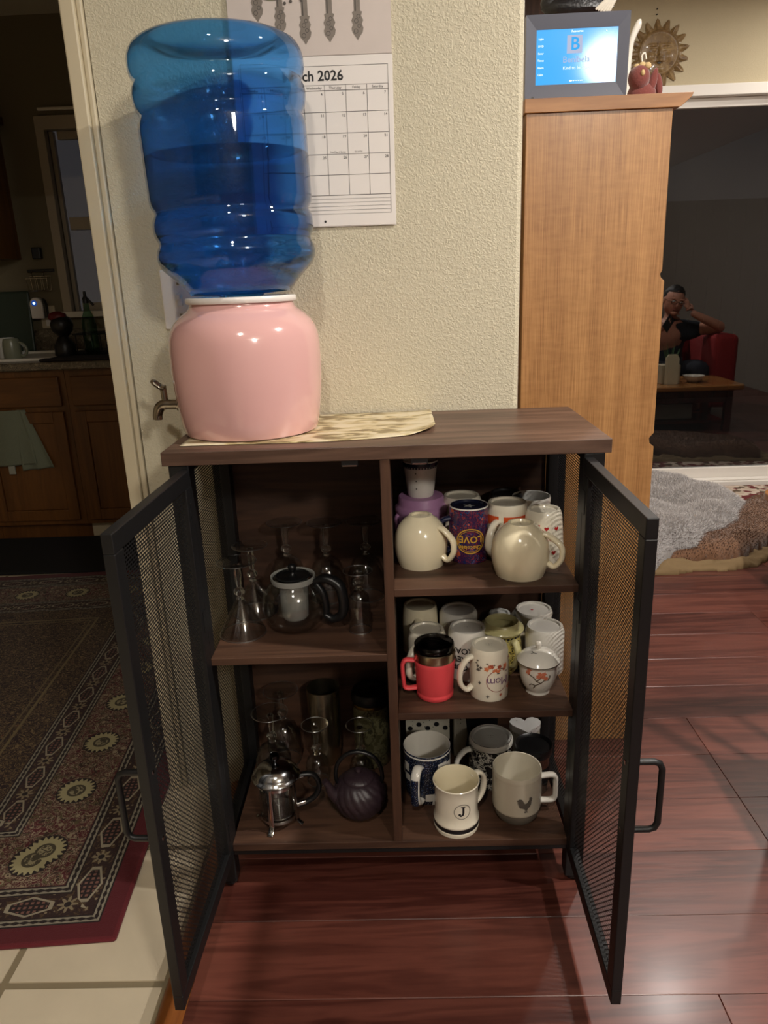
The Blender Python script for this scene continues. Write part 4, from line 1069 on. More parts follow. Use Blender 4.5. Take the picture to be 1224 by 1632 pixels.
# glass teapot with infuser
tp_ = thing('glass_teapot', 'round glass teapot with a white strainer, black lid and black handle', 'teapot', (-.190, .128, U))
sph = [(0, .0015), (.034, .0015), (.040, .004), (.054, .018), (.0625, .040), (.0635, .056), (.0585, .075), (.049, .090), (.0415, .097), (.0405, .103), (.0435, .106)]
bm = BM(); lathe(bm, sph + [(r - .0018, z + .001) for r, z in reversed(sph[1:])], 64); obj('glass_body', bm, M_glassthin, tp_, smooth=True)
M_frost = plain('frosted_plastic', (140, 140, 134), .4)
bm = BM(); lathe(bm, [(.0395, .104), (.0405, .108), (.043, .109), (.0435, .104), (.0415, .097), (.0395, .104)], 48); obj('collar', bm, M_frost, tp_, smooth=True)
bm = BM(); lathe(bm, [(0, .020), (.022, .020), (.0262, .025), (.0268, .050), (.0285, .098), (.0275, .098), (.0255, .05), (.025, .027), (0, .023)], 48, rf=lambda a, i: 1 + (.02 * (int(a / (2 * pi) * 48) % 2) if i in (4, 5) else 0)); obj('strainer', bm, M_frost, tp_, smooth=True)
bm = BM(); lathe(bm, [(0, .103), (.032, .106), (.0345, .1085), (.032, .1105), (.030, .107), (.010, .108), (.005, .111), (.004, .116), (.0075, .120), (.0085, .126), (.006, .131), (0, .133)], 40); obj('lid', bm, M_cap, tp_, smooth=True)
bm = BM(); a = R_(-12)
pts = [(.044, .098), (.066, .106), (.092, .094), (.100, .062), (.096, .034), (.078, .022), (.061, .030)]
tube(bm, [(r * cos(a), r * sin(a), z) for r, z in pts], [.0065, .009, .010, .010, .0095, .008, .006], 12, asp=1.25, side=(-sin(a), cos(a), 0))
tube(bm, [(r * cos(a), r * sin(a), z) for r, z in [(.046, .097), (.060, .075), (.065, .045), (.062, .028)]], [.0055, .0065, .0065, .005], 10, asp=1.3, side=(-sin(a), cos(a), 0))
obj('handle', bm, M_cap, tp_, smooth=True)
bm = BM(); tube(bm, [(-.055, 0, .07), (-.066, 0, .082), (-.074, 0, .098)], [.012, .009, .007], 16); obj('spout', bm, M_glassthin, tp_, smooth=True)

# french press
fp = thing('french_press', 'small glass french press with a domed chrome lid and black handle', 'coffee press', (-.246, .070, LO))
bm = BM(); lathe(bm, [(0, .014), (.033, .014), (.0365, .018), (.037, .105), (.0385, .108), (.037, .106), (.0355, .105), (.035, .02), (0, .017)], 48); obj('beaker', bm, M_glassthin, fp, smooth=True)
bm = BM(); lathe(bm, [(.0372, .094), (.0386, .094), (.0386, .104), (.0372, .104), (.0372, .094)], 48); lathe(bm, [(.0372, .018), (.0384, .018), (.0384, .024), (.0372, .024), (.0372, .018)], 48)
fr_ = obj('frame', bm, M_chrome, fp, smooth=True)
for a in (-105, -15, 75, 165):
    ar = R_(a); bm = BM()
    tube(bm, [(r * cos(ar), r * sin(ar), z) for r, z in [(.0392, .100), (.0392, .06), (.0392, .022), (.041, .012), (.047, .004), (.0515, .0015)]], .0012, 8, asp=4.5, side=(-sin(ar), cos(ar), 0)); obj('leg', bm, M_chrome, fp, smooth=True)
bm = BM(); lathe(bm, [(.037, .106), (.0475, .108), (.049, .1105), (.0475, .114), (.044, .1155), (.042, .120), (.036, .129), (.026, .1355), (.012, .139), (.006, .1395), (0, .1395)], 64); ld_ = obj('lid', bm, M_chrome, fp, smooth=True)
bm = BM(); lathe(bm, [(.003, .139), (.0035, .145), (.0085, .148), (.0105, .153), (.0085, .159), (0, .161)], 28); obj('knob', bm, plain('black_chrome', (60, 60, 62), .15, metal=1), ld_, smooth=True)
bm = BM(); lathe(bm, [(0, .024), (.034, .024), (.034, .028), (0, .028)], 40); lathe(bm, [(0, .028), (.0018, .028), (.0018, .139), (0, .139)], 10); obj('plunger', bm, M_chrome, fp, smooth=True)
bm = BM(); a = R_(14)
tube(bm, [(r * cos(a), r * sin(a), z) for r, z in [(.040, .099), (.056, .101), (.074, .097), (.084, .080), (.085, .062), (.076, .044), (.060, .034), (.042, .030)]], .0056, 12, asp=1.25, side=(-sin(a), cos(a), 0)); obj('handle', bm, M_cap, fp, smooth=True)
bm = BM(); tube(bm, [(.037 * cos(a), .037 * sin(a), .099), (.054 * cos(a), .054 * sin(a), .100)], .0068, 12, smooth=False); tube(bm, [(.037 * cos(a), .037 * sin(a), .031), (.056 * cos(a), .056 * sin(a), .034)], .0066, 12, smooth=False); obj('handle_clip', bm, M_chrome, fp, smooth=True)

# iron teapot
M_iron = plain('aubergine_iron', (46, 33, 39), .42, spec=.55, bump=.15, bscale=500)
kt = thing('iron_teapot', 'dark aubergine swirl-ribbed iron teapot with an arched handle', 'teapot', (-.080, .090, LO))
kp = [(0, .001), (.028, .001), (.033, .004), (.047, .020), (.0545, .040), (.0550, .052), (.0500, .068), (.040, .080), (.033, .0845)]
bm = BM(); n_ = 144; rings = []
for i in range(25):
    t = i / 24 * (len(kp) - 1 - 1) + 1; k = min(int(t), len(kp) - 2); f_ = t - k
    r = kp[k][0] * (1 - f_) + kp[k + 1][0] * f_; z = kp[k][1] * (1 - f_) + kp[k + 1][1] * f_
    env = sin(pi * i / 24) ** .5 if 0 < i < 24 else 0
    ring = []
    for q in range(n_):
        a = 2 * pi * q / n_; ph = 18 * (a + 1.15 * i / 24)
        rrr = r * (1 + .055 * env * (abs(sin(ph / 2)) ** .7 - .5))
        ring.append(bm.verts.new((rrr * cos(a), rrr * sin(a), z)))
    rings.append(ring)
for a_, b2 in zip(rings, rings[1:]):
    for q in range(n_): bm.faces.new((a_[q], a_[(q + 1) % n_], b2[(q + 1) % n_], b2[q]))
bm.faces.new(list(reversed(rings[0]))); bm.faces.new(rings[-1])
obj('body', bm, M_iron, kt, smooth=True, ang=80)
bm = BM(); lathe(bm, [(0, .083), (.032, .083), (.0325, .086), (.029, .090), (.018, .0945), (.008, .096), (0, .096)], 96, rf=lambda a, i: 1 + (.03 * abs(sin(12 * a)) if i in (3, 4) else 0)); kl = obj('lid', bm, M_iron, kt, smooth=True, ang=80)
bm = BM(); lathe(bm, [(.003, .0955), (.0035, .099), (.0065, .102), (.0055, .107), (0, .1085)], 20); obj('knob', bm, M_iron, kl, smooth=True)
bm = BM(); a = R_(200)
tube(bm, [(r * cos(a), r * sin(a), z) for r, z in [(.046, .050), (.058, .066), (.064, .082), (.072, .096)]], [.015, .011, .008, .0065], 16); obj('spout', bm, M_iron, kt, smooth=True)
bm = BM(); tube(bm, [(-.043, .002, .070), (-.047, 0, .088), (-.042, 0, .118), (-.024, 0, .140), (.002, 0, .147), (.028, 0, .138), (.044, 0, .116), (.049, 0, .088), (.046, .002, .070)], .0042, 10, asp=1.3, side=(0, 1, 0)); obj('handle', bm, M_cap, kt, smooth=True)

# steel shaker cup, canister
sk = thing('steel_cup', 'tall open brushed steel shaker cup behind the liqueur glass', 'cup', (-.165, .274, LO))
bm = BM(); lathe(bm, [(0, 0), (.030, 0), (.032, .002), (.0345, .06), (.0365, .120), (.0375, .178), (.0382, .190), (.0372, .1905), (.0365, .178), (.0335, .06), (.030, .006), (0, .006)], 48); obj('body', bm, M_steelw, sk, smooth=True)
M_jar = patches('sage_printed_tin', [(0, (86, 82, 54)), (.45, (120, 116, 84)), (.53, (66, 64, 46)), (.58, (132, 126, 88))], 22, .35)
jr = thing('canister', 'sage patterned canister with a black lid and brass ring at the back', 'canister', (-.058, .272, LO))
bm = BM(); lathe(bm, [(0, 0), (.039, 0), (.041, .002), (.041, .150), (.0, .150)], 48); obj('body', bm, M_jar, jr, smooth=True)
bm = BM(); lathe(bm, [(.040, .150), (.0418, .150), (.0422, .154), (.0418, .158), (.040, .158), (.040, .150)], 48); obj('ring', bm, plain('brass', (176, 146, 84), .25, metal=1), jr, smooth=True)
bm = BM(); lathe(bm, [(0, .158), (.042, .158), (.0435, .162), (.0435, .176), (.040, .183), (.010, .185), (.006, .190), (0, .191)], 48); obj('lid', bm, M_cap, jr, smooth=True)
# ------------------------------------------------------------------ bookcase
m, nt, b = newmat('golden_oak'); tc = nt.nodes.new('ShaderNodeTexCoord')
def nzs(sx, sy, sz, det=3, dist=0.):
    mp = nt.nodes.new('ShaderNodeMapping'); mp.inputs['Scale'].default_value = (sx, sy, sz); nt.links.new(tc.outputs['Object'], mp.inputs[0])
    n = nt.nodes.new('ShaderNodeTexNoise'); n.inputs['Scale'].default_value = 1; n.inputs['Detail'].default_value = det; n.inputs['Distortion'].default_value = dist
    nt.links.new(mp.outputs[0], n.inputs['Vector']); return N(nt, n.outputs[0])
fib = nzs(420, 420, 9, 2); broad = nzs(34, 34, 1.2, 3, .5); fleck = nzs(26, 26, 90, 3, .4); big = nzs(9, 9, .5, 1)
g = ((fib - .5) * 1.5 + (broad - .5) * .9 + (fleck - .5) * .55 + (big - .5) * .5 + .5).clamp()
nt.links.new(mixc(nt, g, L((124, 82, 44)), L((176, 130, 80))), b.inputs['Base Color']); b.inputs['Roughness'].default_value = .42
b.inputs['Coat Weight'].default_value = .1; b.inputs['Coat Roughness'].default_value = .2
M_oak = m
M_oakx = wood('golden_oak_cross', (128, 86, 50), (172, 124, 78), 0, .42, .9, fine=2.2, spec=.45)
bc = thing('bookcase', 'tall golden oak bookcase standing side-on behind the stub wall', 'bookcase', (.302, .48, 0))
BD = .304; BW = .80; BH = 1.480
def side_prof(z0=0):
    return [(0, 0), (BD + .012, 0), (BD + .012, .24), (BD + .006, .30), (BD + .004, .780), (BD - .006, .788), (BD - .008, .800), (BD + .002, .812), (BD, 1.145), (BD - .008, 1.152), (BD - .010, 1.160), (BD - .006, 1.166), (BD - .008, BH), (0, BH)]
for y0 in (0, BW - .018):
    bm = BM(); prism(bm, side_prof(), y0, y0 + .018, 'xz'); obj('side_panel', bm, M_oak, bc, bev=.001)
for z in (.06, .42, .77, 1.13):
    bm = BM(); box(bm, .006, BD - .016, .018, BW - .018, z, z + .018); obj('shelf', bm, M_oakx, bc)
bm = BM(); box(bm, 0, .005, .018, BW - .018, .04, BH); obj('back_panel', bm, M_oak, bc)
bm = BM(); prism(bm, [(-.004, BH), (BD + .004, BH), (BD + .010, BH + .004), (BD + .026, BH + .018), (BD + .030, BH + .026), (-.004, BH + .026)], -.006, BW + .006, 'xz'); obj('top', bm, M_oakx, bc, bev=.001)
bm = BM(); box(bm, BD - .03, BD - .012, .018, BW - .018, 0, .06); obj('plinth', bm, M_oakx, bc)
TOPZ = BH + .026
# ---- digital photo frame
M_bez = plain('slate_plastic', (82, 84, 96), .3)
m, nt, b = newmat('screen_blue'); nt.nodes.remove(b)
e_ = nt.nodes.new('ShaderNodeEmission'); e_.inputs[0].default_value = L((70, 168, 238)); e_.inputs[1].default_value = .78
g_ = nt.nodes.new('ShaderNodeBsdfGlossy'); g_.inputs['Roughness'].default_value = .085; ad = nt.nodes.new('ShaderNodeMixShader'); ad.inputs[0].default_value = .013
nt.links.new(e_.outputs[0], ad.inputs[1]); nt.links.new(g_.outputs[0], ad.inputs[2]); nt.links.new(ad.outputs[0], nt.nodes['Material Output'].inputs[0])
M_scr = m
def emis(name, rgb, s):
    m, nt, b = newmat(name); nt.nodes.remove(b)
    e_ = nt.nodes.new('ShaderNodeEmission'); e_.inputs[0].default_value = L(rgb); e_.inputs[1].default_value = s
    nt.links.new(e_.outputs[0], nt.nodes['Material Output'].inputs[0]); return m
df = thing('digital_photo_frame', 'grey framed digital photo frame with a lit blue screen on the bookcase', 'photo frame', (.409, .520, TOPZ + .001))
df.rotation_euler = (R_(1.0), 0, R_(-1.0))
FW, FH = .104, .158
bm = BM()
out_ = [(-FW, 0), (FW, 0), (FW, FH), (-FW, FH)]; in_ = [(-.082, .033), (.082, .033), (.082, .132), (-.082, .132)]
Fv = [bm.verts.new((x, 0, z)) for x, z in out_]; Iv = [bm.verts.new((x, .004, z)) for x, z in in_]
Bk = [bm.verts.new((x, .018, z)) for x, z in out_]; Sv = [bm.verts.new((x, .006, z)) for x, z in in_]
for i in range(4):
    j = (i + 1) % 4
    bm.faces.new((Fv[i], Fv[j], Iv[j], Iv[i])); bm.faces.new((Iv[i], Iv[j], Sv[j], Sv[i])); bm.faces.new((Fv[j], Fv[i], Bk[i], Bk[j]))
bm.faces.new(Bk)
obj('bezel', bm, M_bez, df, recalc=True)
bm = BM(); box(bm, -.082, .082, .0052, .008, .033, .132); obj('screen', bm, M_scr, df)
sf = lambda u, v: Vector((u, .0048, v * .95 + .0825)); sf2 = lambda u, v: Vector((u, .0045, v * .95 + .0825))
bm = BM(); add_stroke(bm, [(-.019, .013), (-.003, .013), (-.003, .037), (-.019, .037)], .0001, sf); add_shape(bm, [(-.020, .006), (.011, .006), (.011, .040), (-.020, .040)], sf, 0, 0)
add_text(bm, 'B', .034, lambda u, v: sf2(u - .0035, v + .023), mi=1, bold=True)
add_text(bm, 'Benibela', .0165, lambda u, v: sf2(u + .0, v - .006), mi=0); add_text(bm, 'Kind to be loved!', .0085, lambda u, v: sf2(u + .003, v - .0215), mi=2)
add_text(bm, 'Resource', .0062, lambda u, v: sf2(u, v + .047), mi=2, bold=True)
for k, s in enumerate(('Light', 'DVD', 'Saver', 'Times', 'Alarm', 'Calm')): add_text(bm, s, .0052, lambda u, v: sf2(u - .0725, v + .035 - k * .0135), mi=2, bold=True)
for k in range(8): add_shape(bm, circ(-.011 + k * .0034, -.046, .0012 if k else .002, 8), sf2, 2, 0)
add_shape(bm, [(.057, .044), (.0605, .044), (.0588, .048)], sf2, 2, 0); add_shape(bm, circ(.077, -.046, .0012, 8), sf2, 2, 0)
obj('screen_graphics', bm, [emis('logo_grey', (168, 176, 200), .8), emis('logo_blue', (60, 160, 225), .8), emis('text_white', (230, 242, 255), .95)], df)
bm = BM(); add_shape(bm, circ(-.088, .009, .0028, 14), lambda u, v: Vector((u, -.0004, v)), 0, 0); obj('sensor_window', bm, M_cap, df)
bm = BM(); box(bm, -.012, .012, .018, .030, 0, .06); obj('stand_leg', bm, M_cap, df, bev=.002)

# ---- things on the bookcase behind the frame
M_terr = patches('gilt_terracotta', [(0, (96, 72, 44)), (.40, (122, 96, 60)), (.55, (140, 114, 74)), (.66, (108, 82, 52))], 30, .45)
pl = thing('plush_toy', 'small dark red plush toy with pale tufts beside the photo frame', 'plush toy', (.600, .66, TOPZ)); pl.scale = (1.1, 1, 1.45)
M_plr = plain('red_plush', (112, 48, 40), .9, sheen=.6, bump=.5, bscale=400)
bm = BM(); blob(bm, (-.012, 0, .022), (.030, .026, .022)); blob(bm, (.012, -.010, .012), (.024, .018, .012)); obj('body', bm, M_plr, pl, smooth=True)
bm = BM(); blob(bm, (-.022, -.012, .046), (.022, .020, .018)); hd_ = obj('head', bm, M_plr, pl, smooth=True)
bm = BM(); blob(bm, (.006, -.012, .040), (.008, .006, .020), rot=Matrix.Rotation(R_(18), 3, 'Y')); obj('ear', bm, M_plr, hd_, smooth=True)
bm = BM(); blob(bm, (.020, -.006, .036), (.0075, .006, .017), rot=Matrix.Rotation(R_(-12), 3, 'Y')); obj('ear', bm, M_plr, hd_, smooth=True)
bm = BM()
for c in ((-.018, -.016, .062), (-.008, -.018, .061), (-.028, -.014, .060)): blob(bm, c, (.008, .007, .005), 10, 6)
blob(bm, (-.020, -.031, .050), .0045, 8, 6)
obj('tuft', bm, plain('straw_plush', (196, 168, 120), .9), hd_, smooth=True)
bm = BM(); tube(bm, [(-.018, -.016, .064), (-.020, -.016, .075), (-.014, -.016, .078), (-.011, -.016, .070)], .0014, 6); obj('hanging_loop', bm, M_white, hd_, smooth=True)
hn = thing('white_figurine', 'slender white curved ceramic figurine behind the photo frame', 'figurine', (.592, .80, TOPZ)); hn.scale = (1, 1, 1.42)
bm = BM(); tube(bm, [(-.004, 0, 0), (-.002, 0, .05), (.0, 0, .09), (.006, 0, .125), (.020, 0, .148), (.026, 0, .150)], [.012, .010, .0085, .007, .0075, .006], 14); obj('body', bm, M_cer, hn, smooth=True)
bm = BM(); lathe(bm, [(0, 0), (.018, 0), (.017, .006), (.011, .012), (0, .012)], 20, (-.004, 0, 0)); obj('base', bm, M_cer, hn, smooth=True)
bd = thing('feathered_ornament', 'black feathered bird ornament with white wing feathers on the bookcase', 'ornament', (.505, .90, TOPZ)); bd.scale = (1, 1, 1.24)
bm = BM(); tube(bm, [(0, 0, 0), (0, 0, .20)], .006, 8, smooth=False); lathe(bm, [(0, 0), (.03, 0), (.028, .006), (0, .008)], 20); obj('stand', bm, M_cap, bd, smooth=True)
bm = BM(); blob(bm, (-.015, 0, .225), (.085, .035, .022), 20, 12, bumpf=lambda d: 1 + .16 * noise.noise(d * 3.5)); blob(bm, (-.075, 0, .235), (.03, .02, .018), 14, 8); obj('body', bm, plain('black_feathers', (26, 25, 28), .35, bump=.6, bscale=160), bd, smooth=True)
bm = BM()
for k in range(6):
    a = R_(22 + k * 7); ln_ = .075 - k * .005
    o_ = Vector((.022 + k * .006, -.034, .214 - k * .002)); d = Vector((cos(a), 0, sin(a)))
    tube(bm, [o_, o_ + d * ln_ * .5 + Vector((0, 0, .004)), o_ + d * ln_], [.002, .0055, .001], 8, asp=.35, side=(0, 1, 0))
obj('wing_feathers', bm, M_white, bd, smooth=True)

# ---- sun face on the far wall
sn = thing('sun_face', 'bronze terracotta sun face with pointed rays hanging on the wall', 'wall ornament', (1.318, PY, 2.156))
def g2(x, y, cx, cy, sx, sy, a): return a * math.exp(-((x - cx) / sx) ** 2 - ((y - cy) / sy) ** 2)
def relief(x, y, r):
    h = .012 * max(0, 1 - (r / .112) ** 2) ** .5 + .012
    h += .006 * math.exp(-((r - .100) / .0045) ** 2)
    h += g2(x, y, 0, .002, .0075, .024, .016) + g2(x, y, 0, -.018, .014, .008, .010)
    for s in (-1, 1):
        h += g2(x, y, s * .032, .034, .020, .005, .007) + g2(x, y, s * .030, .014, .013, .006, .007) - g2(x, y, s * .030, .023, .014, .004, .004) - g2(x, y, s * .030, .014, .011, .0018, .004)
        h += g2(x, y, s * .045, -.018, .018, .020, .009)
    h += g2(x, y, 0, -.036, .018, .0045, .009) + g2(x, y, 0, -.052, .014, .005, .008) - g2(x, y, 0, -.044, .017, .0028, .010) + g2(x, y, 0, -.074, .022, .013, .010)
    return h
bm = BM(); NA, NR = 144, 34; rgs = []
for i in range(NR + 1):
    ring = []
    for k in range(NA):
        a = 2 * pi * k / NA + .1; rf_ = .104
        if i <= 24: r = .098 * i / 24; z = relief(r * cos(a) * 1.06, r * sin(a) * 1.06, r * 1.06)
        else:
            t = (i - 24) / (NR - 24); ph = (a * 17 / (2 * pi)) % 1; spike = 1 - abs(ph - .5) * 2
            r = .098 + t * (.006 + .046 * spike ** .9); z = .010 + .010 * spike * (1 - t * .6) - .004 * t + .003 * cos(spike * 9)
        if i == 0 and k > 0: ring.append(ring[0]); continue
        ring.append(bm.verts.new((r * cos(a), -z, r * sin(a))))
    rgs.append(ring)
bk_ = [bm.verts.new((v.co.x, -.001, v.co.z)) for v in rgs[-1]]; rgs.append(bk_)
for i in range(len(rgs) - 1):
    for k in range(NA):
        q = [rgs[i][k], rgs[i][(k + 1) % NA], rgs[i + 1][(k + 1) % NA], rgs[i + 1][k]]
        if i == 0: q = [rgs[0][0], rgs[1][(k + 1) % NA], rgs[1][k]]
        bm.faces.new(q)
bm.faces.new(bk_); sb_ = obj('face_disc', bm, M_terr, sn, smooth=True, ang=60)
bm = BM(); add_shape(bm, circ(0, -.044, .009, 14, .0035), lambda u, v: Vector((u, -.030, v)), cuts=0); obj('open_mouth', bm, M_cap, sb_)
bm = BM()
for z in (2.318, 2.341): lathe(bm, [(0, 0), (.004, 0), (.004, .004), (0, .004)], 10, (1.30, PY - .006, z))
tag(obj('wall_hook', bm, plain('dark_bronze', (52, 42, 34), .4)), 'small dark hook on the wall above the sun face', 'hook')
# framed panel behind
pf_ = thing('framed_picture', 'brown wooden framed panel with a gilt edge at the top of the wall', 'picture', (.83, PY, 2.19))
bm = BM(); box(bm, -.35, .192, -.020, -.002, 0, .22); obj('board', bm, wood('panel_wood', (60, 38, 28), (104, 72, 54), 2, .5), pf_)
bm = BM(); box(bm, .192, .206, -.028, -.002, -.012, .22); box(bm, -.364, .192, -.028, -.002, -.012, 0); box(bm, -.364, -.35, -.028, -.002, 0, .22); obj('gilt_edge', bm, plain('gilt', (206, 178, 120), .4), pf_, bev=.002)

# ------------------------------------------------------------------ blankets by the patio door
M_fur = plain('grey_fur', (158, 154, 152), .95, sheen=.5, bump=.6, bscale=120, var=.12, vscale=26)
M_furh = plain('grey_fur_strands', (196, 190, 188), .9, sheen=.4)
M_furd = plain('dark_grey_plush', (92, 88, 86), .95, sheen=.4, bump=.5, bscale=160)
M_brn = plain('brown_fleece', (112, 78, 54), .95, sheen=.4, bump=.7, bscale=260, var=.2, vscale=60)
M_sheet = plain('beige_sheet', (116, 94, 62), .85, bump=.2, bscale=90, var=.08, vscale=12)
def heap(name, label, cat, outline, hfun, mat, n=90, z0=.0, thick=.012, fur=0, furlen=.014, furmat=None, group=None, rim=.06):
    xs = [p[0] for p in outline]; ys = [p[1] for p in outline]
    x0, x1, y0, y1 = min(xs), max(xs), min(ys), max(ys)
    def inside(x, y):
        c = False; j = len(outline) - 1
        for i in range(len(outline)):
            xi, yi = outline[i]; xj, yj = outline[j]
            if (yi > y) != (yj > y) and x < (xj - xi) * (y - yi) / (yj - yi) + xi: c = not c
            j = i
        return c
    def edge(x, y):
        d = 9; j = len(outline) - 1
        for i in range(len(outline)):
            a = Vector(outline[j]); b_ = Vector(outline[i]); p = Vector((x, y)); ab = b_ - a
            t = max(0, min(1, (p - a).dot(ab) / ab.length_squared)); d = min(d, (p - a - ab * t).length); j = i
        return d
    root = thing(name, label, cat, ((x0 + x1) / 2, (y0 + y1) / 2, z0), 0, group); cx, cy = (x0 + x1) / 2, (y0 + y1) / 2
    m_ = int(n * (y1 - y0) / (x1 - x0)); bm = BM(); V = {}
    for i in range(n + 1):
        for j in range(m_ + 1):
            x = x0 + (x1 - x0) * i / n; y = y0 + (y1 - y0) * j / m_
            if inside(x, y):
                e = edge(x, y); k = (1 - (1 - min(1, e / rim)) ** 2) ** .5
                V[i, j] = bm.verts.new((x - cx, y - cy, max(.002, hfun(x, y) * k)))
    fs = []
    for i in range(n):
        for j in range(m_):
            q = [(i, j), (i + 1, j), (i + 1, j + 1), (i, j + 1)]
            if all(k in V for k in q): bm.faces.new([V[k] for k in q])
    for v in [v for v in bm.verts if not v.link_faces]: bm.verts.remove(v)
    # hem down to the ground
    be = [e for e in bm.edges if e.is_boundary]
    r = bmesh.ops.extrude_edge_only(bm, edges=be)
    for v in r['geom']:
        if isinstance(v, bmesh.types.BMVert): v.co.z = 0
    o = obj('cloth', bm, mat, root, smooth=True, ang=180)
    if fur:
        me = o.data; rd = random.Random(4); vs, fs2 = [], []
        ps = [p for p in me.polygons if p.normal.z > .12]
        for _ in range(fur):
            p = rd.choice(ps); c = me.vertices[p.vertices[0]].co.lerp(me.vertices[p.vertices[2]].co, rd.random()).lerp(me.vertices[p.vertices[1]].co, rd.random() * .6)
            d = (p.normal * 1.3 + Vector((rd.gauss(.1, .5), rd.gauss(-.2, .5), .1))).normalized() * furlen * rd.uniform(.6, 1.2)
            s = Vector((rd.uniform(-1, 1), rd.uniform(-1, 1), 0)).normalized() * .0022
            b0 = len(vs); vs += [c - s, c + s, c + d]; fs2.append((b0, b0 + 1, b0 + 2))
        fm = bpy.data.meshes.new('fur'); fm.from_pydata(vs, [], fs2); fm.materials.append(furmat or mat)
        fo = bpy.data.objects.new('fur', fm); COL.objects.link(fo); fo.parent = root; fo['kind'] = 'stuff'
    return root
def nz3(x, y, s, o=0): return noise.noise(Vector((x * s + o, y * s, o)))
heap('folded_sheet', 'wrinkled beige sheet lying under the fleece blankets on the floor', 'sheet',
     [(.70, 1.60), (.9, 1.54), (1.03, 1.56), (1.14, 1.57), (1.23, 1.60), (1.32, 1.585), (1.47, 1.63), (1.6, 1.73), (2.4, 2.0), (2.4, 2.5), (1.2, 2.4), (.7, 2.2)],
     lambda x, y: .016 + .016 * abs(nz3(x, y, 7, 2)) + .022 * max(0, 1 - abs(nz3(x * .5, y * 1.9, 7, 5)) * 5), M_sheet, 170)
heap('fleece_blanket', 'brown fleece blanket bunched in front of the grey fur throw', 'blanket',
     [(1.02, 1.64), (1.22, 1.655), (1.30, 1.62), (1.42, 1.66), (1.62, 1.82), (2.3, 2.05), (2.3, 2.45), (1.8, 2.40), (1.50, 2.10), (1.36, 1.95), (1.2, 1.82), (1.05, 1.74)],
     lambda x, y: .045 + .05 * min(1, max(0, (x - 1.1) / .35)) + .025 * nz3(x, y, 3.5, 7), M_brn, 110, z0=.018, rim=.09, fur=20000, furlen=.007)
heap('fur_throw', 'thick pale grey fur throw heaped beside the patio door', 'blanket',
     [(.66, 1.62), (.9, 1.545), (1.03, 1.57), (1.15, 1.68), (1.25, 1.68), (1.34, 1.79), (1.44, 1.82), (1.53, 1.93), (1.58, 2.02), (1.68, 2.12), (1.66, 2.3), (1.55, 2.45), (1.50, 2.62), (1.40, 2.72), (1.05, 2.8), (.66, 2.6)],
     lambda x, y: .115 + .045 * nz3(x, y, 3.0, 1) + .022 * nz3(x, y, 8, 3) + .06 * math.exp(-((x - 1.02) / .25) ** 2 - ((y - 2.65) / .22) ** 2), M_fur, 130, z0=.019, fur=70000, furlen=.017, furmat=M_furh, rim=.13)
m, nt, b = newmat('floral_mat_wool'); tcn = nt.nodes.new('ShaderNodeTexCoord'); vv = nt.nodes.new('ShaderNodeTexVoronoi'); vv.inputs['Scale'].default_value = 34
nt.links.new(tcn.outputs['Object'], vv.inputs['Vector']); crr = nt.nodes.new('ShaderNodeValToRGB'); crr.color_ramp.interpolation = 'CONSTANT'; el = crr.color_ramp.elements
el[0].color = L((96, 30, 30)); el[1].position = .35; el[1].color = L((176, 158, 140)); e3 = el.new(.6); e3.color = L((84, 66, 48)); e4 = el.new(.75); e4.color = L((190, 172, 156))
sx_ = nt.nodes.new('ShaderNodeSeparateColor'); nt.links.new(vv.outputs['Color'], sx_.inputs[0]); nt.links.new(sx_.outputs[0], crr.inputs[0]); nt.links.new(crr.outputs[0], b.inputs['Base Color']); b.inputs['Roughness'].default_value = .95
bm = BM(); box(bm, 0, 1.3, 0, .5, 0, .010); tag(obj('door_mat', bm, m, bev=.004, loc=(1.15, 2.30, .001)), 'red and cream patterned mat between the fur throw and patio door', 'mat')

# ------------------------------------------------------------------ kitchen rug
m, nt, b = newmat('persian_rug')
tc = nt.nodes.new('ShaderNodeTexCoord'); sp_ = nt.nodes.new('ShaderNodeSeparateXYZ'); nt.links.new(tc.outputs['Object'], sp_.inputs[0])
RX, RY = .72, .967   # half size
x, y = N(nt, sp_.outputs[0]), N(nt, sp_.outputs[1])
dx = x.abs() * -1 + RX; dy = y.abs() * -1 + RY
d = dx.min(dy); side = dx.lt(dy)          # 1 on the left/right borders
u = y * side + x * (side * -1 + 1)         # runs along the border
def col(v): return L(v)
def tex(scale, kind='N', dist=0):
    n = nt.nodes.new('ShaderNodeTexNoise' if kind == 'N' else 'ShaderNodeTexVoronoi'); n.inputs['Scale'].default_value = scale
    if kind == 'N': n.inputs['Detail'].default_value = 2; n.inputs['Distortion'].default_value = dist
    nt.links.new(tc.outputs['Object'], n.inputs['Vector']); return N(nt, n.outputs[0])
ivory, dark, red, brown, plum = (152, 142, 120), (30, 16, 14), (104, 24, 28), (70, 46, 28), (58, 18, 22)
nz1 = tex(42, 'N', 2.2); nz2 = tex(95, 'N', 1.0); vor = tex(30, 'V'); vor2 = tex(62, 'V'); nz4 = tex(26, 'N', 3.0)
cur = mixc(nt, tex(5), col((88, 24, 28)), col((70, 18, 22)))                                      # ground
scroll = (nz1 - .5).abs().lt(.024) ; scroll2 = (nz4 - .5).abs().lt(.012)
leaf = nz1.band(.60, .66)
fl = (vor.lt(.20)) * (vor.gt(.10)); fl0 = vor.lt(.06)
main = d.band(.145, .300)
def put(mask, c):
    global cur
    cur = mixc(nt, mask, cur, col(c))
put(main * nz4.gt(.56), (54, 34, 22)); put(main * scroll.max(scroll2), (146, 132, 108)); put(main * leaf, (92, 84, 52)); put(main * fl, (150, 134, 108)); put(main * fl0, (120, 40, 34))
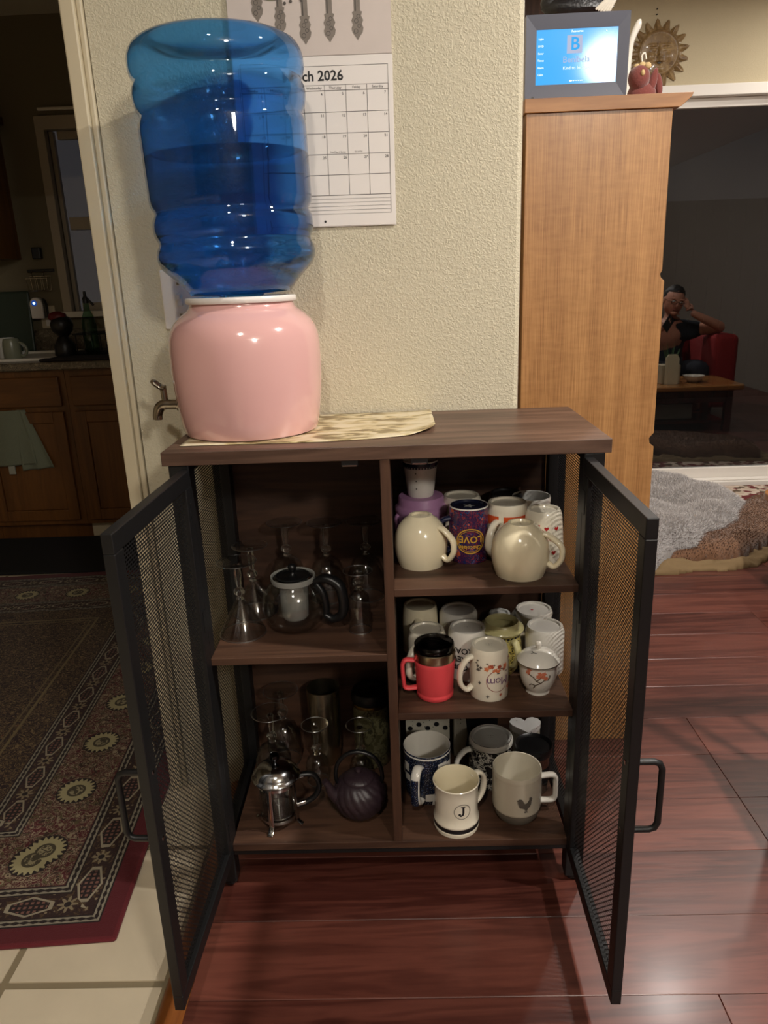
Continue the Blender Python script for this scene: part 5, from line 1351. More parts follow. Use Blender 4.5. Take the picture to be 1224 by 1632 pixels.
# rosettes along the main border
uu = (u + .02).mod(.20) - .10; vv_ = d - .222
r = (uu * uu + vv_ * vv_).sqrt(); an = vv_.atan2(uu)
pet = r.lt((an * 20).cos() * .0045 + .040)
put(main * r.lt(.047), dark); put(main * pet, (168, 158, 118)); put(main * r.lt(.022), (70, 62, 44)); put(main * r.lt(.016) * nz2.gt(.5), (150, 140, 108))
# guard bands
def guard(a, b_, P, c):
    global cur
    g = d.band(a, b_); mid = (a + b_) / 2; hw = (b_ - a) / 2
    put(g, c); uu = u.mod(P) - P / 2; v2 = d - mid
    hx = (uu.abs() * .55).max((uu.abs() * .35) + v2.abs() * 1.0)
    put(g * nz1.gt(.57), (76, 56, 34)); put(g * vor2.lt(.18), (128, 112, 88))
    put(g * hx.lt(hw * .86), ivory); put(g * hx.lt(hw * .70), dark)
    ck = (uu.mod(.011).lt(.006) * (v2 + .5).mod(.011).lt(.006)); put(g * hx.lt(hw * .66) * ck, (120, 82, 70))
    m2 = (u + P / 2).mod(P) - P / 2; rr_ = (m2 * m2 + v2 * v2).sqrt(); star = rr_.lt(((v2.atan2(m2)) * 8).cos() * .006 + .015)
    put(g * star, (132, 118, 92)); put(g * rr_.lt(.007), dark)
guard(.062, .122, .150, (44, 22, 18)); guard(.318, .372, .130, (50, 26, 26))
def chain(a, b_, P=.018):
    g = d.band(a, b_); put(g, (140, 132, 114)); mid = (a + b_) / 2; hw = (b_ - a) / 2
    uu = u.mod(P) - P / 2; v2 = d - mid
    put(g * ((v2.abs() + uu.abs() * .35).lt(hw * .62)), dark)
    put(d.band(a - .0035, a) .max(d.band(b_, b_ + .0035)), dark)
chain(.046, .060); chain(.124, .140); chain(.301, .315); chain(.374, .388)
fld = d.gt(.392)
put(fld, (48, 30, 20)); put(fld * nz1.gt(.52), (40, 20, 20)); put(fld * scroll, (128, 106, 72)); put(fld * scroll2, (116, 94, 62)); put(fld * vor.lt(.13), (120, 98, 66)); put(fld * vor.lt(.07), (90, 26, 26))
dd2 = (d - .48).abs(); put(dd2.lt(.004), (120, 104, 70)); put((d - .50).abs().lt(.003), (110, 94, 64))
put(d.lt(.0425), (86, 18, 26)); put(d.lt(.008), (100, 26, 34))
nt.links.new(cur, b.inputs['Base Color']); b.inputs['Roughness'].default_value = .95; b.inputs['Sheen Weight'].default_value = .08
bpn = nt.nodes.new('ShaderNodeBump'); bpn.inputs['Strength'].default_value = .5; bpn.inputs['Distance'].default_value = .002
fnz = nt.nodes.new('ShaderNodeTexNoise'); fnz.inputs['Scale'].default_value = 420; nt.links.new(tc.outputs['Object'], fnz.inputs['Vector']); nt.links.new(fnz.outputs[0], bpn.inputs['Height']); nt.links.new(bpn.outputs[0], b.inputs['Normal'])
bm = BM(); pts = []
for sx, sy in ((1, -1), (1, 1), (-1, 1), (-1, -1)):
    cx, cy = sx * (RX - .007), sy * (RY - .007); a0 = math.atan2(sy, sx)
    for k in range(5):
        a = a0 + (k - 2) / 4 * pi / 2 * (1); pts.append((cx + .007 * cos(a), cy + .007 * sin(a)))
prism(bm, pts, 0, .008, 'xy')
rug = tag(obj('persian_rug', bm, m, bev=.003), 'dark red and brown floral bordered rug on the beige kitchen tiles', 'rug')
rz = R_(4.0); ca, sa = cos(rz), sin(rz); cxr = -.534 - (RX * ca + RY * sa * -1) ; cyr = -.125 - (RX * sa - RY * ca)
# front right corner of the rug at (-.534, -.125)
cx = -.534 - (RX * ca + RY * sa); cy = -.125 - (RX * sa - RY * ca)
rug.rotation_euler = (0, 0, rz); rug.location = (cx, cy, .0006)
# ------------------------------------------------------------------ kitchen
M_kwood = wood('honey_maple', (80, 47, 17), (120, 76, 33), 2, .4, .8, spec=.45)
M_kwx = wood('honey_maple_cross', (80, 47, 17), (120, 76, 33), 0, .4, .8, spec=.45)
M_gran = patches('speckled_laminate_top', [(0, (58, 50, 40)), (.42, (104, 92, 72)), (.5, (74, 64, 50)), (.56, (126, 112, 90))], 70, .35)
KYF = 2.20; KH = .832
def kcab(x0, x1, label, towel=False):
    w_ = x1 - x0
    c = thing('kitchen_cabinet', label, 'cabinet', (x0, KYF, 0), 0, None)
    bm = BM(); box(bm, .001, w_ - .001, .0, KY - KYF - .002, .09, KH); box(bm, .001, w_ - .001, .05, .07, 0, .09); obj('carcass', bm, M_kwood, c)
    for nm, z0, z1 in (('drawer', .665, .800), ('door', .115, .640)):
        bm = BM(); f = .052; a, b_ = .026, w_ - .026
        if nm == 'drawer':
            box(bm, a, b_, -.018, .0, z0, z1)
            r = obj(nm, bm, M_kwx, c, bev=.005)
        else:
            box(bm, a, a + f, -.019, 0, z0, z1); box(bm, b_ - f, b_, -.019, 0, z0, z1); box(bm, a + f, b_ - f, -.019, 0, z0, z0 + f); box(bm, a + f, b_ - f, -.019, 0, z1 - f, z1)
            box(bm, a + f, b_ - f, -.010, 0, z0 + f, z1 - f)
            r = obj(nm, bm, M_kwood, c, bev=.003)
    return c
xs = [-2.95, -2.42, -1.955, -1.50, -1.045, -.50, .14]
labs = ['honey maple base cabinet at the far left end of the counter', 'honey maple base cabinet second from the left wall', 'honey maple base cabinet with the towel hung over its door',
        'honey maple base cabinet directly above the white floor vent', 'honey maple base cabinet hidden behind the stub wall', 'honey maple base cabinet in the right kitchen corner']
for i in range(6): kcab(xs[i], xs[i + 1], labs[i])
bm = BM(); box(bm, -2.95, .148, KYF - .035, KY - .002, KH, KH + .036)
ct = tag(obj('countertop', bm, M_gran, bev=.006), 'speckled brown kitchen countertop running under the dark window', 'countertop')
CT = KH + .036
bm = BM(); box(bm, -2.95, -1.69, KY - .020, KY - .001, CT + .0005, CT + .115); tag(obj('backsplash', bm, M_gran, bev=.002), 'speckled backsplash strip behind the sink left of the window', 'backsplash')
bm = BM(); box(bm, -1.69, .148, KY - .020, KY - .001, CT + .0005, CT + .115); tag(obj('backsplash', bm, M_gran, bev=.002), 'speckled backsplash strip below the kitchen window', 'backsplash')
vt = thing('floor_vent', 'white and black toe kick vent below the kitchen cabinet', 'vent', (-1.50, KYF + .048, .012))
bm = BM(); box(bm, 0, .29, -.006, 0, 0, .072); obj('plate', bm, M_trimd, vt, bev=.002)
bm = BM(); box(bm, .13, .285, -.008, -.0055, .010, .062); obj('grille', bm, M_cap, vt)
for k in range(10):
    bm = BM(); box(bm, .135 + k * .015, .139 + k * .015, -.010, -.008, .012, .060); obj('slat', bm, M_dkgrey, vt)
bm = BM(); box(bm, 0, 1.62, 0, .47, 0, .013); tag(obj('kitchen_floor_slab', bm, plain('black_slab', (10, 9, 9), .9), bev=.003, loc=(-2.75, KYF - .432, .0005)), 'long thin black slab on the floor in front of the kitchen cabinets', 'mat')  # thin black slab over the floor strip between rug and cabinets
# upper cabinet
uc = thing('wall_cabinet', 'honey maple wall cabinet hanging left of the kitchen window', 'cabinet', (-2.75, KY - .32, 1.335))
bm = BM(); box(bm, 0, .86, .0, .318, 0, .62); obj('carcass', bm, M_kwood, uc, bev=.003)
for x0 in (.01, .435):
    bm = BM(); f = .05; a, b_ = x0, x0 + .415
    box(bm, a, a + f, -.019, 0, .012, .61); box(bm, b_ - f, b_, -.019, 0, .012, .61); box(bm, a + f, b_ - f, -.019, 0, .012, .012 + f); box(bm, a + f, b_ - f, -.019, 0, .61 - f, .61); box(bm, a + f, b_ - f, -.010, 0, .06, .57)
    obj('door', bm, M_kwood, uc, bev=.003)
bm = BM(); prism(bm, [(-.035, .62), (.318, .62), (.318, .66), (-.06, .66)], -.004, .884, 'yz'); obj('crown', bm, M_kwx, uc, bev=.003)
# towel
M_tow = plain('sage_towel', (112, 116, 96), .95, bump=.5, bscale=300)
tw = thing('dish_towel', 'sage green dish towel hanging over the cabinet door', 'towel', (-1.845, KYF - .022, .655))
bm = BM(); NX, NZ = 30, 34
for off, x0, x1, zb in ((0, -.15, .135, -.265), (.012, .02, .265, -.285)):
    V = {}
    for i in range(NX + 1):
        for j in range(NZ + 1):
            t = j / NZ; s = i / NX
            xx = x0 + (x1 - x0) * s + (.03 * t if off == 0 else -.09 * (1 - t))
            if off: xx = .09 + (.05 + .10 * t) * s
            V[i, j] = bm.verts.new((xx, -.004 + off * .7 - .006 * sin(s * 11 + t * 2) - .006 * t, zb * t + .012 * s * t))
    for i in range(NX):
        for j in range(NZ): bm.faces.new((V[i, j], V[i + 1, j], V[i + 1, j + 1], V[i, j + 1]))
o = obj('cloth', bm, M_tow, tw, smooth=True); md = o.modifiers.new('s', 'SOLIDIFY'); md.thickness = .004
bm = BM(); box(bm, .025, .055, -.012, -.006, -.300, -.255); obj('care_label', bm, plain('cloth_label', (150, 150, 136), .8), tw)
# sink
sk_ = thing('kitchen_sink', 'white enamel sink set in the dark kitchen counter', 'sink', (-1.99, 2.47, CT))
bm = BM()
prof2 = [(-.45, .26), (-.43, .235)]
for (xa, xb, ya, yb) in ((-.42, .42, -.235, -.205), (-.42, .42, .205, .235), (-.42, -.385, -.205, .205), (.385, .42, -.205, .205)): box(bm, xa, xb, ya, yb, .0005, .014)
obj('rim', bm, M_white, sk_, bev=.004)
bm = BM(); box(bm, -.385, .385, -.205, .205, .0003, .003); obj('basin', bm, M_white, sk_)
# counter items
M_dk = plain('dark_iron', (24, 22, 22), .4)
ck = thing('dish_rack', 'black wire dish rack standing below the kitchen window', 'dish rack', (-1.37, 2.57, CT + .0005))
bm = BM(); box(bm, -.19, .17, -.10, .10, 0, .02); obj('tray', bm, M_dk, ck, bev=.006)
for k in range(9):
    bm = BM(); x_ = -.17 + k * .04; tube(bm, [(x_, -.09, .01), (x_, -.09, .10), (x_, .09, .10), (x_, .09, .01)], .003, 6, smooth=False); obj('wire', bm, M_dk, ck)
bm = BM(); tube(bm, [(-.18, -.095, .10), (.16, -.095, .10), (.16, .095, .10), (-.18, .095, .10)], .004, 6, closed=True, smooth=False); obj('top_rail', bm, M_dk, ck)
sbz = thing('soap_bottle', 'tall clear green bottle with a dark pourer in front of the window', 'bottle', (-1.44, 2.42, CT + .0005))
M_green = thin_glass('green_bottle', (.42, .62, .50), 1.5, .03)
bm = BM(); lathe(bm, [(0, 0), (.030, 0), (.033, .004), (.033, .15), (.028, .18), (.014, .215), (.012, .245), (0, .245)], 28); obj('body', bm, M_green, sbz, smooth=True)
bm = BM(); lathe(bm, [(.0, .245), (.014, .245), (.014, .268), (.008, .275), (.006, .30), (0, .30)], 16); tube(bm, [(0, 0, .275), (.012, 0, .262), (.035, 0, .235)], .006, 8); obj('pourer', bm, M_dk, sbz, smooth=True)
rs = thing('rooster_ornament', 'black ornament with a dark red crest beside the dish rack', 'ornament', (-1.545, 2.36, CT + .0005))
bm = BM(); lathe(bm, [(0, 0), (.045, 0), (.050, .01), (.046, .06), (.030, .09), (.022, .10), (.045, .125), (.052, .155), (.040, .185), (.018, .197), (0, .198)], 28); obj('body', bm, M_dk, rs, smooth=True)
bm = BM(); blob(bm, (-.012, -.01, .192), (.042, .030, .022), bumpf=lambda d: 1 + .25 * noise.noise(d * 4)); obj('crest', bm, plain('dark_red', (100, 22, 24), .5), rs, smooth=True)
np_ = thing('napkin_holder', 'black scrolled holder with pale cups at the right of the counter', 'holder', (-1.255, 2.40, CT + .0005))
bm = BM(); box(bm, -.05, .06, -.05, .05, 0, .012)
for s in (-.045, .045):
    tube(bm, [(-.045, s, .012), (-.05, s, .09), (-.02, s, .12), (.0, s, .105), (.02, s, .14), (.05, s, .15), (.055, s, .012)], .008, 8)
obj('frame', bm, M_dk, np_, smooth=True)
bm = BM(); lathe(bm, [(0, .012), (.024, .012), (.030, .06), (.028, .06), (.022, .02), (0, .02)], 24, (-.01, 0, 0)); obj('cup_insert', bm, M_cerc, np_, smooth=True)
bm = BM(); box(bm, 0, .58, 0, .17, 0, .012); tag(obj('drying_mat', bm, plain('dark_mat', (36, 28, 24), .95, bump=.5, bscale=200), bev=.005, loc=(-1.60, 2.185, CT + .0006)), 'dark drying mat along the front edge of the counter', 'mat')
# dishes by the sink
for lab, loc, rr in (('pale mug beside the sink on the kitchen counter', (-1.86, 2.44, CT + .004), .044), ('grey mug lying in front of the pale mug at the sink', (-1.80, 2.36, CT + .004), .040)):
    r_, rf = mug(lab, loc, rr, rr * .85, .095, True, 10 if rr > .042 else 0, M_cerc if rr > .042 else plain('sage_glaze', (122, 124, 104), .3), stamp=False)
bm = BM(); lathe(bm, [(0, 0), (.05, 0), (.085, .03), (.095, .055), (.09, .055), (.08, .032), (.048, .006), (0, .006)], 36); o = obj('bowl', bm, M_cerc, smooth=True, loc=(-2.02, 2.50, CT + .004)); tag(o, 'pale round bowl in the sink at the left edge', 'bowl')
bm = BM(); box(bm, -.10, .10, -.008, .008, 0, .20)
o = obj('cutting_board', bm, plain('dark_green_board', (44, 58, 46), .5), bev=.008, loc=(-1.93, KY - .055, CT + .14)); tag(o, 'dark green cutting board leaning on the kitchen wall', 'cutting board')
o.rotation_euler = (R_(-6), 0, 0); o.location = (-1.97, KY - .06, CT + .004); o.scale = (1, 1, 1.55)
# outlet, plug-in, wall hook rack
ol = thing('wall_outlet', 'pale wall outlet above the backsplash left of the window', 'outlet', (-1.80, KY, .988))
bm = BM(); box(bm, -.040, .040, -.006, 0, 0, .115); obj('plate', bm, M_trimd, ol, bev=.003)
bm = BM(); box(bm, -.016, .016, -.009, -.005, .012, .044); obj('socket', bm, M_whitep, ol, bev=.003)
pi_ = thing('plug_in_light', 'white rounded plug-in device with a glowing blue light', 'plug-in device', (-1.835, KY - .010, 1.040))
bm = BM(); prism(bm, [(-.032 + 0, .0), (.032, .0), (.034, .07), (.028, .092), (.012, .105), (-.012, .105), (-.028, .092), (-.034, .07)], -.040, 0, 'xz'); obj('body', bm, M_whitep, pi_, smooth=True, bev=.004)
bm = BM(); prism(bm, [(.034, .004), (.044, .006), (.044, .07), (.036, .094), (.030, .10)], -.030, 0, 'xz'); obj('side_cover', bm, M_cap, pi_)
bm = BM(); add_shape(bm, circ(-.008, .078, .015, 20), lambda u, v: Vector((u, -.0406, v)), 0, 0); add_shape(bm, circ(-.008, .078, .007, 16), lambda u, v: Vector((u, -.0410, v)), 1, 0)
obj('led', bm, [emis('led_halo', (40, 90, 190), .30), emis('led_core', (190, 225, 255), 1.3)], pi_)
hk = thing('hook_rack', 'small wall hook rack with a hanging wire basket left of the window', 'hook rack', (-1.80, KY, 1.27))
bm = BM(); box(bm, -.07, .07, -.012, -.002, 0, .014); obj('bar', bm, M_dk, hk, bev=.002)
for s in (-.04, .02): 
    bm = BM(); tube(bm, [(s, -.010, .007), (s, -.028, .0), (s, -.032, -.012), (s, -.022, -.018)], .003, 8); obj('hook', bm, M_nickel, hk, smooth=True)
bm = BM(); tube(bm, [(-.055, -.02, -.02), (-.050, -.02, -.09), (.045, -.02, -.09), (.055, -.02, -.02)], .0025, 6, closed=True, smooth=False); tube(bm, [(-.055, -.07, -.03), (-.050, -.06, -.09), (.045, -.06, -.09), (.055, -.07, -.03)], .0025, 6, closed=True, smooth=False)
for s in (-.03, 0, .03): tube(bm, [(s, -.02, -.02), (s, -.02, -.09), (s, -.06, -.09), (s, -.07, -.03)], .0015, 6, smooth=False)
obj('wire_basket', bm, M_nickel, hk)
bm = BM(); box(bm, -.022, .022, -.03, 0, 0, .055); tag(obj('wall_clip', bm, M_cap, bev=.004, loc=(-1.80, KY - .001, 1.335)), 'small black clip on the wall above the hook rack', 'clip')
# window ornament and crystals
oc = thing('blue_ornament', 'blue and white glass ornament hanging in the kitchen window', 'ornament', (-1.405, KY - .045, 1.715))
bm = BM(); blob(bm, (0, 0, 0), (.085, .03, .085), 24, 16, bumpf=lambda d: 1 + .06 * noise.noise(d * 3)); obj('body', bm, patches('blue_white_paint', [(0, (22, 46, 120)), (.56, (20, 40, 104)), (.62, (178, 178, 180)), (.68, (24, 48, 124))], 9, .2), oc, smooth=True)
bm = BM(); tube(bm, [(0, 0, .080), (0, .012, .305)], .002, 6, smooth=False); obj('cord', bm, M_dk, oc)
cy_ = thing('window_crystal', 'clear faceted crystal hanging low in the kitchen window', 'crystal', (-1.405, KY - .045, 1.315))
bm = BM(); blob(bm, (0, 0, 0), (.020, .016, .024), 8, 5); obj('crystal', bm, M_glass, cy_)
bm = BM(); tube(bm, [(0, 0, .022), (0, 0, .316)], .001, 5, smooth=False); obj('cord', bm, M_dk, cy_)
pic = thing('framed_picture', 'black picture with a thin white edge on the kitchen wall', 'picture', (-1.49, KY, 2.03))
bm = BM(); box(bm, 0, .26, -.018, -.001, 0, .22); obj('board', bm, M_cap, pic)
bm = BM(); box(bm, -.008, 0, -.022, -.001, -.008, .228); box(bm, 0, .26, -.022, -.001, -.008, 0); box(bm, 0, .26, -.022, -.001, .22, .228); obj('frame', bm, M_white, pic, bev=.002)

# ------------------------------------------------------------------ coffee table and armchair right of the frame (seen in the patio glass)
M_red2 = wood('red_mahogany', (52, 14, 10), (96, 30, 20), 2, .25, 1., coat=.4)
M_ctop = wood('maple_top', (150, 92, 46), (196, 140, 82), 0, .25, 1., coat=.4)
ctb = thing('coffee_table', 'low wooden coffee table whose rounded corner shows beside the blankets', 'table', (1.405, .98, 0))
bm = BM(); pts = []
for cx, cy, a0 in ((.06, .06, 180), (1.10, .06, 270), (1.10, .53, 0), (.06, .53, 90)):
    for k in range(7): a = R_(a0 + k * 15); pts.append((cx + .06 * cos(a), cy + .06 * sin(a)))
prism(bm, pts, .315, .352, 'xy'); obj('tabletop', bm, M_ctop, ctb, bev=.009, bseg=3)
bm = BM(); box(bm, .08, 1.08, .07, .09, .22, .315); box(bm, .08, 1.08, .50, .52, .22, .315); box(bm, .08, .10, .09, .50, .22, .315); box(bm, 1.06, 1.08, .09, .50, .22, .315); obj('apron', bm, M_red2, ctb, bev=.002)
for x_ in (.07, 1.04):
    for y_ in (.06, .48): bm = BM(); box(bm, x_, x_ + .05, y_, y_ + .05, 0, .315); obj('leg', bm, M_red2, ctb, bev=.004)
bm = BM(); box(bm, .10, 1.06, .10, .49, .06, .08); obj('lower_shelf', bm, M_red2, ctb, bev=.002)
bm = BM(); box(bm, 0, .40, 0, .26, 0, .12); tag(obj('storage_bin', bm, plain('grey_bin', (150, 146, 138), .8), bev=.012, loc=(1.85, 1.14, .081)), 'light grey fabric bin on the coffee table shelf', 'bin')
tt = .3525
# items on the table
hb = thing('napkin_box', 'white wooden tissue box with a leaning card on the coffee table', 'box', (2.06, 1.36, tt))
bm = BM(); box(bm, -.07, .07, -.05, .05, 0, .14); obj('carton', bm, M_trimd, hb, bev=.004)
bm = BM(); prism(bm, [(-.05, 0), (.05, 0), (.05, .19), (.03, .22), (-.03, .22), (-.05, .19)], .058, .068, 'xz'); obj('leaning_card', bm, M_cream, hb)
pp = thing('potted_plant', 'small green leafy plant in a dark pot on the coffee table', 'plant', (2.12, 1.22, tt))
bm = BM(); lathe(bm, [(0, 0), (.035, 0), (.048, .07), (.044, .07), (.034, .01), (0, .01)], 24); obj('pot', bm, M_cap, pp, smooth=True)
for k in range(7):
    a = k * .9; bm = BM(); tube(bm, [(0, 0, .06), (.03 * cos(a), .03 * sin(a), .15), (.07 * cos(a), .07 * sin(a), .24 + .01 * k)], [.004, .012, .001], 8, asp=.3); obj('leaf', bm, plain('leaf_green', (70, 110, 66), .5) if k == 0 else bpy.data.materials['leaf_green'], pp, smooth=True)
bm = BM(); blob(bm, (0, 0, .068), (.085, .07, .055), 20, 12, bumpf=lambda d: 1 + .35 * noise.noise(d * 3.2)); tag(obj('crumpled_tissue', bm, M_cream2, smooth=True, loc=(1.84, 1.36, tt)), 'crumpled white paper bag on the coffee table', 'paper bag')
bm = BM(); lathe(bm, [(0, 0), (.04, 0), (.075, .035), (.08, .05), (.075, .05), (.07, .035), (.038, .006), (0, .006)], 32); tag(obj('snack_bowl', bm, M_cer, smooth=True, loc=(2.26, 1.34, tt)), 'small white bowl at the right of the coffee table', 'bowl')
# armchair
M_up = plain('red_upholstery', (150, 34, 36), .85, bump=.3, bscale=300)
ac = thing('armchair', 'red upholstered low armchair holding the seated person', 'armchair', (2.30, .54, 0))
bm = BM(); box(bm, -.34, .34, -.30, .30, .06, .17); obj('seat_base', bm, M_up, ac, bev=.03, bseg=3)
bm = BM(); box(bm, -.27, .27, -.22, .32, .17, .26); obj('seat_cushion', bm, M_up, ac, bev=.04, bseg=4)
bm = BM(); box(bm, -.42, .46, -.40, -.24, .17, .66); obj('backrest', bm, M_up, ac, bev=.05, bseg=4)
for s in (-1, 1):
    bm = BM(); a, b_ = sorted((s * .30, s * .50)); box(bm, a, b_, -.30, .32, .06, .655 if s > 0 else .50); obj('armrest', bm, M_up, ac, bev=.05, bseg=4)
    for y_ in (-.25, .25): bm = BM(); lathe(bm, [(0, 0), (.018, 0), (.026, .06), (0, .06)], 14, (s * .32, y_, 0)); obj('leg', bm, M_red2, ac, smooth=True)
# red mahogany rocking chair foot just at the frame edge
rk = thing('wooden_chair', 'dark red wooden chair whose leg shows at the right edge of the floor', 'chair', (1.135, .10, 0))
for x_, y_ in ((-.25, .12), (-.25, -.25), (.20, .12), (.20, -.25)):
    bm = BM(); lathe(bm, [(0, 0), (.020, 0), (.026, .012), (.026, .030), (.016, .040), (.022, .055), (.026, .075), (.020, .10), (.018, .38), (0, .38)], 20, (x_, y_, 0)); obj('leg', bm, M_red2, rk, smooth=True)
bm = BM(); box(bm, -.27, .23, -.28, .16, .38, .42); obj('seat', bm, M_red2, rk, bev=.012, bseg=3)
for x_ in (-.16, -.06, .04, .14): bm = BM(); tube(bm, [(x_, .14, .42), (x_, .18, .80)], .010, 10, smooth=False); obj('spindle', bm, M_red2, rk, smooth=True)
bm = BM(); tube(bm, [(-.24, .145, .42), (-.24, .19, .84)], .016, 10, smooth=False); tube(bm, [(.20, .145, .42), (.20, .19, .84)], .016, 10, smooth=False); obj('back_post', bm, M_red2, rk, smooth=True)
bm = BM(); box(bm, -.26, .22, .175, .205, .78, .87); obj('top_rail', bm, M_red2, rk, bev=.01, bseg=3)

# ------------------------------------------------------------------ the seated person (reflected in the patio glass)
M_skin = plain('skin', (196, 138, 114), .5, var=.04, vscale=30)
M_shirt = plain('navy_shirt', (26, 34, 44), .85, bump=.2, bscale=200)
M_jean = plain('dark_trousers', (30, 34, 46), .9)
M_hair = plain('dark_hair', (28, 22, 20), .6, bump=.8, bscale=120)
def skinned(name, verts, edges, radii, mat, parent, root=0, sub=2):
    me = bpy.data.meshes.new(name); me.from_pydata([Vector(v) for v in verts], edges, []); me.materials.append(mat)
    o = bpy.data.objects.new(name, me); COL.objects.link(o); o.parent = parent
    md = o.modifiers.new('skin', 'SKIN'); md.use_smooth_shade = True
    for i, r in enumerate(radii):
        sv = me.skin_vertices[0].data[i]; sv.radius = r if isinstance(r, tuple) else (r, r); sv.use_root = (i == root)
    s = o.modifiers.new('sub', 'SUBSURF'); s.levels = sub; s.render_levels = sub
    return o
P0 = thing('person', 'seated person in a dark shirt leaning head on hand and holding a phone', 'person', (2.30, .58, 0))
# body: pelvis, spine, chest, neck, head, both arms, both legs; facing +y
bv = [(0, -.04, .335), (0, -.05, .46), (0, -.02, .59), (.0, .02, .70), (.0, .05, .775), (.0, .075, .83), (.0, .09, .90),
      (.185, .02, .685), (.375, .14, .70), (.385, .17, .705), (.24, .20, .77), (.115, .19, .835),
      (-.18, .02, .67), (-.27, .09, .50), (-.27, .18, .46), (-.20, .33, .68),
      (.10, .00, .325), (.16, .40, .42), (.16, .34, .10), (.16, .44, .045),
      (-.10, .00, .325), (-.16, .40, .42), (-.16, .34, .10), (-.16, .44, .045)]
be = [(0, 1), (1, 2), (2, 3), (3, 4), (4, 5), (5, 6), (3, 7), (7, 8), (8, 9), (9, 10), (10, 11), (3, 12), (12, 13), (13, 14), (14, 15), (0, 16), (16, 17), (17, 18), (18, 19), (0, 20), (20, 21), (21, 22), (22, 23)]
br = [(.15, .10), (.148, .10), (.155, .10), (.13, .085), (.056, .056), (.054, .054), (.05, .05), .062, .050, .046, .036, .027, .062, .048, .044, .027, .082, .062, .042, (.042, .03), .082, .062, .042, (.042, .03)]
body = skinned('body', bv, be, [r if isinstance(r, tuple) else (r, r) for r in br], M_skin, P0)
sh = skinned('shirt', [bv[i] for i in (0, 1, 2, 3)] + [(.0, .045, .76), bv[7], (.285, .08, .693), bv[12], (-.232, .06, .58)], [(0, 1), (1, 2), (2, 3), (3, 4), (3, 5), (5, 6), (3, 7), (7, 8)],
             [(.170, .125), (.165, .115), (.170, .115), (.145, .10), (.068, .068), (.076, .076), (.066, .066), (.076, .076), (.066, .066)], M_shirt, P0)
tr = skinned('trousers', [bv[0], bv[16], bv[17], (.16, .35, .16), bv[20], bv[21], (-.16, .35, .16)], [(0, 1), (1, 2), (2, 3), (0, 4), (4, 5), (5, 6)],
             [(.165, .12), (.10, .10), (.078, .078), (.06, .06), (.10, .10), (.078, .078), (.06, .06)], M_jean, P0)
HC = Vector((.0, .11, .925)); tilt = Matrix.Rotation(R_(10), 3, 'Y') @ Matrix.Rotation(R_(-14), 3, 'X')
def headf(d):
    s = 1
    if d.y > 0: s += .05 * math.exp(-((d.z + .55) / .35) ** 2)                         # chin and jaw
    return s
bm = BM(); blob(bm, HC, (.076, .095, .112), 32, 24, rot=tilt, bumpf=headf)
def hp_(x, y, z): return HC + tilt @ Vector((x, y, z))
blob(bm, hp_(0, .094, -.012), (.013, .020, .022), 12, 8, rot=tilt)
blob(bm, hp_(0, .080, -.078), (.028, .020, .018), 12, 8, rot=tilt)
for s in (-1, 1): blob(bm, hp_(s * .076, -.004, -.005), (.010, .020, .030), 12, 8, rot=tilt); blob(bm, hp_(s * .032, .084, .034), (.022, .010, .007), 10, 6, rot=tilt)
hd = obj('head', bm, M_skin, P0, smooth=True, ang=180)
bm = BM()
for s in (-1, 1): blob(bm, hp_(s * .031, .0855, .014), (.012, .008, .0075), 12, 8, rot=tilt, mi=0); blob(bm, hp_(s * .031, .0925, .014), (.0052, .0035, .0052), 10, 6, rot=tilt, mi=1)
obj('eyes', bm, [M_cer, M_hair], hd, smooth=True)
bm = BM(); blob(bm, hp_(0, .0925, -.048), (.024, .007, .0055), 12, 6, rot=tilt); obj('lips', bm, plain('lips', (150, 78, 70), .5), hd, smooth=True)
bm = BM(); blob(bm, hp_(0, -.014, .022), (.084, .098, .102), 32, 24, rot=tilt, bumpf=lambda d: (1 + .10 * noise.noise(d * 6)) if not (d.y > .15 and d.z < .55) else .84)
obj('hair', bm, M_hair, P0, smooth=True, ang=180)
bm = BM()
for s in (-1, 1):
    c = hp_(s * .031, .104, .012); add_pts = [c + tilt @ Vector((.022 * cos(t), 0, .016 * sin(t))) for t in [k * pi / 8 for k in range(16)]]; tube(bm, add_pts, .0018, 6, closed=True, smooth=False)
    tube(bm, [hp_(s * .053, .102, .014), hp_(s * .078, .05, .010), hp_(s * .080, -.005, .008)], .0018, 6, smooth=False)
tube(bm, [hp_(-.009, .104, .014), hp_(.009, .104, .014)], .0018, 6, smooth=False)
obj('glasses', bm, M_cap, P0)
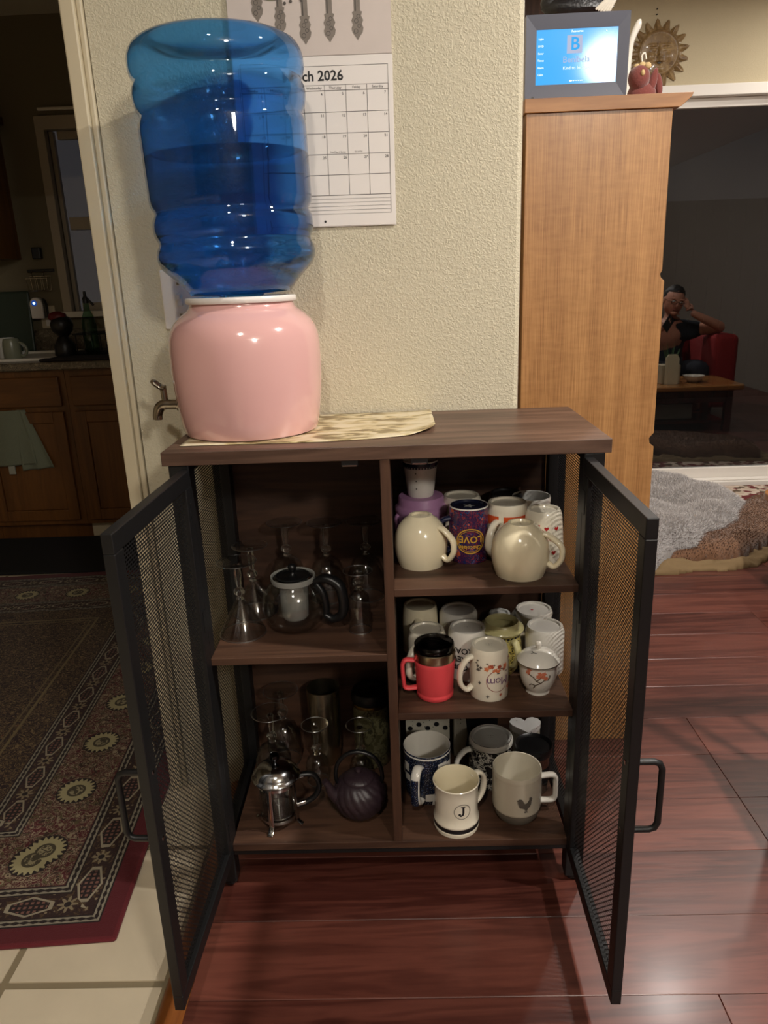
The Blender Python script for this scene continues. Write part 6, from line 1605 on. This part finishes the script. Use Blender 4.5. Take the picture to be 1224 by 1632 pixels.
def hand(root, dirv, palm_up, curl, name, thumb_side):
    d = Vector(dirv).normalized(); n_ = Vector(palm_up).normalized(); s = d.cross(n_).normalized() * thumb_side; n_ = s.cross(d).normalized() * thumb_side
    root = Vector(root); V = [root, root + d * .045, root + d * .085]; E = [(0, 1), (1, 2)]; Rr = [(.024, .024), (.034, .016), (.036, .013)]
    for k, (ln, off) in enumerate(((.070, .028), (.080, .010), (.074, -.009), (.058, -.027))):
        p = root + d * .088 + s * off; b0 = len(V)
        c1 = R_(curl); d1 = d * cos(c1 * .5) + n_ * sin(c1 * .5); d2 = d * cos(c1) + n_ * sin(c1); d3 = d * cos(c1 * 1.5) + n_ * sin(c1 * 1.5)
        V += [p, p + d1 * ln * .45, p + d1 * ln * .45 + d2 * ln * .3, p + d1 * ln * .45 + d2 * ln * .3 + d3 * ln * .25]
        E += [(2, b0), (b0, b0 + 1), (b0 + 1, b0 + 2), (b0 + 2, b0 + 3)]; Rr += [(.0095, .0095), (.0088, .0088), (.008, .008), (.0068, .0068)]
    b0 = len(V); q = root + d * .022 + s * .026
    V += [q, q + (s * .75 + d * .65 + n_ * .3) * .030, q + (s * .75 + d * .65 + n_ * .3) * .030 + (d + n_ * .4) * .028]
    E += [(0, b0), (b0, b0 + 1), (b0 + 1, b0 + 2)]; Rr += [(.013, .013), (.0105, .0105), (.008, .008)]
    return skinned(name, V, E, Rr, M_skin, P0)
hand((.112, .19, .835), (-.45, -.35, .95), (-.4, -.9, .1), 38, 'hand', 1)
hand((-.20, .33, .685), (.55, .35, .55), (.2, -.8, .5), 50, 'hand', -1)
for s in (-1, 1):
    bm = BM(); blob(bm, (s * .16, .385, .045), (.048, .115, .042), 20, 12); box(bm, s * .16 - .042, s * .16 + .042, .28, .49, .0, .02); obj('shoe', bm, M_cap, P0, smooth=True, ang=40)
ph = thing('mobile_phone', 'black mobile phone held in the hand of the seated person', 'phone', (2.30 - .125, .58 + .375, .765))
bm = BM(); box(bm, -.037, .037, -.004, .004, -.075, .075); obj('case', bm, M_cap, ph, bev=.006, bseg=3)
ph.rotation_euler = (R_(25), R_(50), R_(-15))
